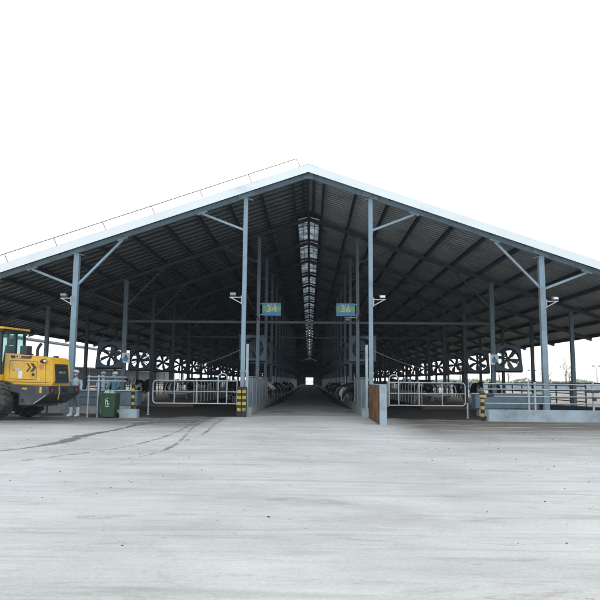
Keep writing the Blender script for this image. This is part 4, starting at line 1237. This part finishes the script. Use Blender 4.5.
# cab: frame, glass, roof, seat
m = MB(); m.box((-1.5, -.68, 1.32), (-.02, .68, 1.66)); m.bevel(.03); m.build('cab_base', M_LYEL, L)
m = MB()
for x, dx in ((-.05, -.06), (-1.46, .12)):
    for y in (-.66, .66): m.beam((x, y, 1.66), (x + dx, y * .96, 3.28), .08, .08, (0, 1, 0))
m.beam((-.8, -.66, 1.66), (-.8, -.635, 3.28), .07, .05, (0, 1, 0)); m.beam((-.8, .66, 1.66), (-.8, .635, 3.28), .07, .05, (0, 1, 0))
for y in (-.65, .65): m.beam((-1.4, y, 3.26), (-.08, y, 3.26), .08, .08)
for x in (-.11, -1.36): m.beam((x, -.64, 3.26), (x, .64, 3.26), .08, .08)
m.build('cab_frame', M_BLK, L)
m = MB(); m.box((-1.62, -.76, 3.30), (.04, .76, 3.37)); m.bevel(.04, 3); rf = m.build('cab_roof', M_LYEL, L, smooth='auto')
m = MB(); m.box((-1.5, -.72, 3.20), (.0, .72, 3.299)); m.build('roof_lining', M_BLK, rf)
for y in (-.5, .5):
    m = MB(); m.box((.0, y - .09, 3.12), (.07, y + .09, 3.22)); m.build('roof_lamp', M_DARK, rf)
m = MB()
m.hexa([(-.052, -.62, 1.66), (-.052, .62, 1.66), (-.046, .62, 1.66), (-.046, -.62, 1.66), (-.112, -.60, 3.23), (-.112, .60, 3.23), (-.106, .60, 3.23), (-.106, -.60, 3.23)])
m.build('rear_window', M_GLASS, L)
for s in (-1, 1):
    m = MB(); m.box((-1.38, s * .655 - .003, 1.68), (-.84, s * .655 + .003, 3.2)); m.box((-.76, s * .655 - .003, 1.68), (-.12, s * .655 + .003, 3.2)); m.build('side_window', M_GLASS, L)
m = MB(); m.hexa([(-1.44, -.6, 1.68), (-1.44, .6, 1.68), (-1.434, .6, 1.68), (-1.434, -.6, 1.68), (-1.36, -.6, 3.22), (-1.36, .6, 3.22), (-1.354, .6, 3.22), (-1.354, -.6, 3.22)]); m.build('windscreen', M_GLASS, L)
m = MB(); m.box((-.72, -.26, 1.75), (-.22, .26, 1.95)); m.beam((-.26, 0, 1.95), (-.16, 0, 2.72), .5, .12, (1, 0, 0)); m.box((-.22, -.15, 2.74), (-.1, .15, 2.98)); m.build('driver_seat', M_BLK, L)
m = MB(); m.beam((-.10, .16, 1.8), (-.14, .18, 3.18), .13, .06, (0, 1, 0)); m.build('rear_pillar_pad', M_BLK, L)
m = MB(); m.tube([(-1.1, 0, 1.7), (-1.0, 0, 2.2)], .04, 8); m.tube([(-1.0 + .2 * math.cos(a) * .4, .2 * math.sin(a), 2.2 + .2 * math.cos(a) * .9) for a in [2 * PI * k / 16 for k in range(16)]], .016, 6, closed=True); m.build('steering_wheel', M_BLK, L)
# front half: articulated frame, lift arms, bucket
m = MB(); m.box((-3.3, -.45, .55), (-1.7, .45, 1.35)); m.bevel(.04); m.build('front_frame', M_LYEL, L)
for s in (-1, 1):
    m = MB(); m.prism([(-2.0, 1.55), (-2.3, 1.75), (-3.6, 1.15), (-4.2, .45), (-4.05, .3), (-3.4, .85)], (0, s * .5 - .05, 0), (1, 0, 0), (0, 0, 1), (0, .1, 0)); m.build('lift_arm', M_LYEL, L)
    m = MB(); m.tube([(-2.3, s * .3, .9), (-3.5, s * .4, .85)], .06, 10); m.build('lift_cylinder', M_LGREY, L)
m = MB(); m.prism([(-4.1, .15), (-5.3, .05), (-5.3, .09), (-4.3, .22), (-4.15, .5), (-4.2, .95), (-4.5, 1.2), (-4.48, 1.25), (-4.1, 1.0), (-4.0, .5)], (0, -1.2, 0), (1, 0, 0), (0, 0, 1), (0, 2.4, 0)); m.build('bucket', M_LGREY, L)

for ch in L.children:
    if not ch.name.startswith('wheel'): ch.location.z -= .07
# ------------------------------------------------------------------ neighbouring barn on the left
t = thing('neighbouring_barn', (-65, 30, 0), 0, 'neighbouring low barn with a bright white roof beyond the left side', 'barn'); O = (-65, 30, 0)
for s in (-1, 1):
    m = MB(O); m.hexa([(-65, 12, 10.2), (-65 + s * 17.2, 12, 3.95), (-65 + s * 17.2, 262, 3.95), (-65, 262, 10.2), (-65, 12, 10.24), (-65 + s * 17.2, 12, 3.99), (-65 + s * 17.2, 262, 3.99), (-65, 262, 10.24)]); m.build('roof_slope', M_WHITEROOF, t)
m = MB(O); m.box((-65.7, 12, 10.28), (-64.3, 262, 10.75)); m.build('ridge_vent', M_STEELD, t)
m = MB(O); m.box((-48.0, 12, 3.75), (-47.8, 262, 3.95)); m.build('eave_beam', M_DARK, t)
for k in range(30):
    y = 18 + 8.2 * k; m = MB(O); m.box((-48.6, y - .1, 0), (-48.4, y + .1, 3.8)); m.build('column', M_STEELD, t)
m = MB(O); m.box((-56, 12, 0), (-55.9, 262, 6.2)); m.build('dark_backing', M_DARK, t)  # dark sheet added to keep the space under this roof dark

# ------------------------------------------------------------------ right background: masts, bare trees, hedge, bank
def mast(x, y, h, lab):
    t = thing('light_mast', (x, y, 0), 0, lab, 'light mast')
    m = MB(); m.tube([(0, 0, 0), (0, 0, h)], [.12, .07], 8); m.build('pole', M_GALV, t)
    m = MB(); m.tube([(-.8, 0, h), (.8, 0, h)], .06, 6); m.build('cross_arm', M_GALV, t)
    for s in (-1, 1):
        m = MB(); m.box((s * .75 - .25, -.15, h), (s * .75 + .25, .2, h + .35)); m.build('lamp_head', M_GALV, t)
mast(66.5, 150, 5.3, 'pale light mast with two lamp heads at the far right')
mast(51.6, 150, 4.2, 'shorter pale light mast seen between the right columns')

def bare_tree(x, y, h, seed, lab):
    rt = random.Random(seed)
    t = thing('bare_tree', (x, y, 0), rt.random() * 6, lab, 'tree', 'bare trees beyond the right fence')
    m = MB(); cr = MB()
    m.tube([(0, 0, 0), (rt.uniform(-.1, .1), 0, h * .25), (rt.uniform(-.3, .3), rt.uniform(-.3, .3), h * .5)], [.16, .12, .08], 7)
    def grow(p, d, ln, r, dep):
        q = p + d * ln * .5 + Vector((rt.uniform(-.1, .1), rt.uniform(-.1, .1), .05)) * ln; e = q + (d + Vector((rt.uniform(-.25, .25), rt.uniform(-.25, .25), .15))).normalized() * ln * .5
        cr.tube([p, q, e], [r, r * .75, r * .5], 3, cap=False)
        if dep == 0: return
        for k in range(3 if dep > 1 else 4):
            a = rt.uniform(0, 2 * PI); sp = rt.uniform(.3, .75)
            nd = (d + Vector((math.cos(a) * sp, math.sin(a) * sp, rt.uniform(0, .35)))).normalized()
            grow(p.lerp(e, rt.uniform(.45, 1)), nd, ln * rt.uniform(.55, .75), r * .5, dep - 1)
    for k in range(6):
        a = 2 * PI * k / 6 + rt.random(); z = h * rt.uniform(.2, .48)
        grow(Vector((0, 0, z)), Vector((math.cos(a) * .55, math.sin(a) * .55, .8)).normalized(), h * rt.uniform(.26, .36), .05, 4)
    m.build('trunk', M_BARK, t); cr.build('crown', M_TWIG, t)
rt = random.Random(21)
for k in range(16):
    x = 42 + k * 4.6 + rt.uniform(-1.5, 1.5); y = 165 + rt.uniform(-14, 22); h = rt.uniform(6.0, 9.2)
    bare_tree(x, y, h, 100 + k, f'leafless pale-looking tree, {ORD[k]} from the left in the row beyond the right fence')
# thin hedge of dull shrubs below the trees
m = MB((70, 158, 0)); rh = random.Random(9)
for k in range(15000):
    x = rh.uniform(30, 135); y = 158 + rh.gauss(0, 1.2); z = rh.random() ** .7 * (2.0 + 1.1 * noise.noise(Vector((x * .22, 0, 0))) + .7 * noise.noise(Vector((x * .9, 5, 0))))
    a = Vector((rh.gauss(0, 1), rh.gauss(0, 1), rh.gauss(0, 1))).normalized() * .22; b_ = a.orthogonal().normalized() * .12
    p = Vector((x, y, z)); m._f([m.bm.verts.new(p - a), m.bm.verts.new(p + b_), m.bm.verts.new(p + a), m.bm.verts.new(p - b_)])
tag(m.build('hedge', M_LEAF), 'low dull green hedge beneath the bare trees at the right', 'hedge', kind='stuff')
# pale boundary wall
m = MB((80, 120, 0)); m.box((26, 119.8, 0), (150, 120.2, 1.1)); tag(m.build('boundary_wall', M_BLUECONC), 'long pale blue boundary wall across the field at the right', 'wall')

# loose crumbs of dried mud on the yard
m = MB((0, 16, 0)); rg = random.Random(17)
for k in range(1100):
    y = 5 + 20 * rg.random() ** .8; x = rg.uniform(-13, 15)
    if rg.random() < .45 and x < 2: continue
    r_ = rg.uniform(.004, .013) * (1.4 if rg.random() < .12 else 1)
    n0 = m.n(); m.ell((0, 0, 0), (r_ * rg.uniform(.8, 1.6), r_, r_ * .5), 6, 4); m.xf(Matrix.Translation((x, y, r_ * .3)) @ Matrix.Rotation(rg.uniform(0, 6), 4, 'Z'), n0)
tag(m.build('mud_crumbs', paint('dried_mud', (.12, .10, .08), .95, 0, .35, 20)), 'small crumbs of dried mud scattered over the concrete yard', 'mud', kind='stuff')

m = MB((0, 12, 0)); rg = random.Random(41)
for k in range(700):
    y = 3.5 + 22 * rg.random() ** .8; x = rg.uniform(-12, 13)
    if noise.noise(Vector((x * .35, y * .35, 4))) < .02: continue
    a = rg.uniform(0, PI); ln = rg.uniform(.012, .04); d = Vector((math.cos(a), math.sin(a), 0)) * ln
    m.beam(Vector((x, y, .0055)) - d, Vector((x, y, .009)) + d, .003, .002)
tag(m.build('straw', paint('trodden_straw', (.30, .25, .15), .9, 0, .3, 20)), 'short bits of trodden straw scattered over the concrete yard', 'straw', kind='stuff')

# ------------------------------------------------------------------ pale winter air
m = MB(); m.box((-1600, -400, -1), (1600, 2600, 16)); hz = m.build('haze', None, None); tag(hz, kind='stuff')
hm = bpy.data.materials.new('haze_air'); hm.use_nodes = True; hn = hm.node_tree.nodes; hn.remove(hn['Principled BSDF'])
pv = hn.new('ShaderNodeVolumePrincipled'); pv.inputs['Color'].default_value = (.80, .92, .98, 1); pv.inputs['Density'].default_value = HAZE
hm.node_tree.links.new(pv.outputs['Volume'], hn['Material Output'].inputs['Volume'])
hz.data.materials.clear(); hz.data.materials.append(hm)

# ------------------------------------------------------------------ sky and sun
w = bpy.data.worlds.new('World'); sc.world = w; w.use_nodes = True
nt = w.node_tree; bg = nt.nodes['Background']
SUN_EL, SUN_AZ = R(22), R(8)       # hazy sun low behind the roof, a little to the right
sky = nt.nodes.new('ShaderNodeTexSky'); sky.sky_type = 'NISHITA'; sky.sun_disc = False
sky.sun_elevation = SUN_EL; sky.sun_rotation = SUN_AZ; sky.air_density = 1.0; sky.dust_density = 4.0; sky.ozone_density = 1.5
mixc = nt.nodes.new('ShaderNodeMixRGB'); mixc.inputs['Fac'].default_value = 0.8
mixc.inputs['Color2'].default_value = (8.6, 9.3, 9.8, 1)
nt.links.new(sky.outputs['Color'], mixc.inputs['Color1']); nt.links.new(mixc.outputs['Color'], bg.inputs['Color'])
bg.inputs['Strength'].default_value = 0.12
sd = bpy.data.lights.new('sun', 'SUN'); sd.energy = 1.0; sd.angle = R(12); sd.color = (1.0, 0.95, 0.88)
so = bpy.data.objects.new('sun', sd); COL.objects.link(so)
dirv = Vector((math.sin(SUN_AZ) * math.cos(SUN_EL), math.cos(SUN_AZ) * math.cos(SUN_EL), math.sin(SUN_EL)))
so.rotation_euler = dirv.to_track_quat('Z', 'Y').to_euler(); so.location = dirv * 200

# ------------------------------------------------------------------ camera
cd = bpy.data.cameras.new('camera'); cam = bpy.data.objects.new('camera', cd); COL.objects.link(cam); sc.camera = cam
cd.sensor_width = 36; cd.lens = 640 / 600 * 36; cd.clip_end = 6000; cd.clip_start = .1
p, yw, rl = R(7.2), R(0.93), R(0.5)
rz = Matrix.Rotation(yw, 3, 'Z')
r0 = Vector((1, 0, 0)); f0 = Vector((0, math.cos(p), math.sin(p))); u0 = Vector((0, -math.sin(p), math.cos(p)))
r1 = r0 * math.cos(rl) + u0 * math.sin(rl); u1 = -r0 * math.sin(rl) + u0 * math.cos(rl)
r1, u1, f1 = rz @ r1, rz @ u1, rz @ f0
mw = Matrix(((r1.x, u1.x, -f1.x, .12), (r1.y, u1.y, -f1.y, 0), (r1.z, u1.z, -f1.z, 1.45), (0, 0, 0, 1)))
cam.matrix_world = mw

sc.render.engine = 'CYCLES'
sc.cycles.max_bounces = 8; sc.cycles.diffuse_bounces = 5; sc.cycles.transparent_max_bounces = 12
sc.cycles.use_denoising = True
sc.render.resolution_x = sc.render.resolution_y = 1024
vs = sc.view_settings
vs.view_transform = 'Standard'; vs.look = 'None'; vs.gamma = 1.0; vs.use_curve_mapping = False
vs.exposure = 0.7
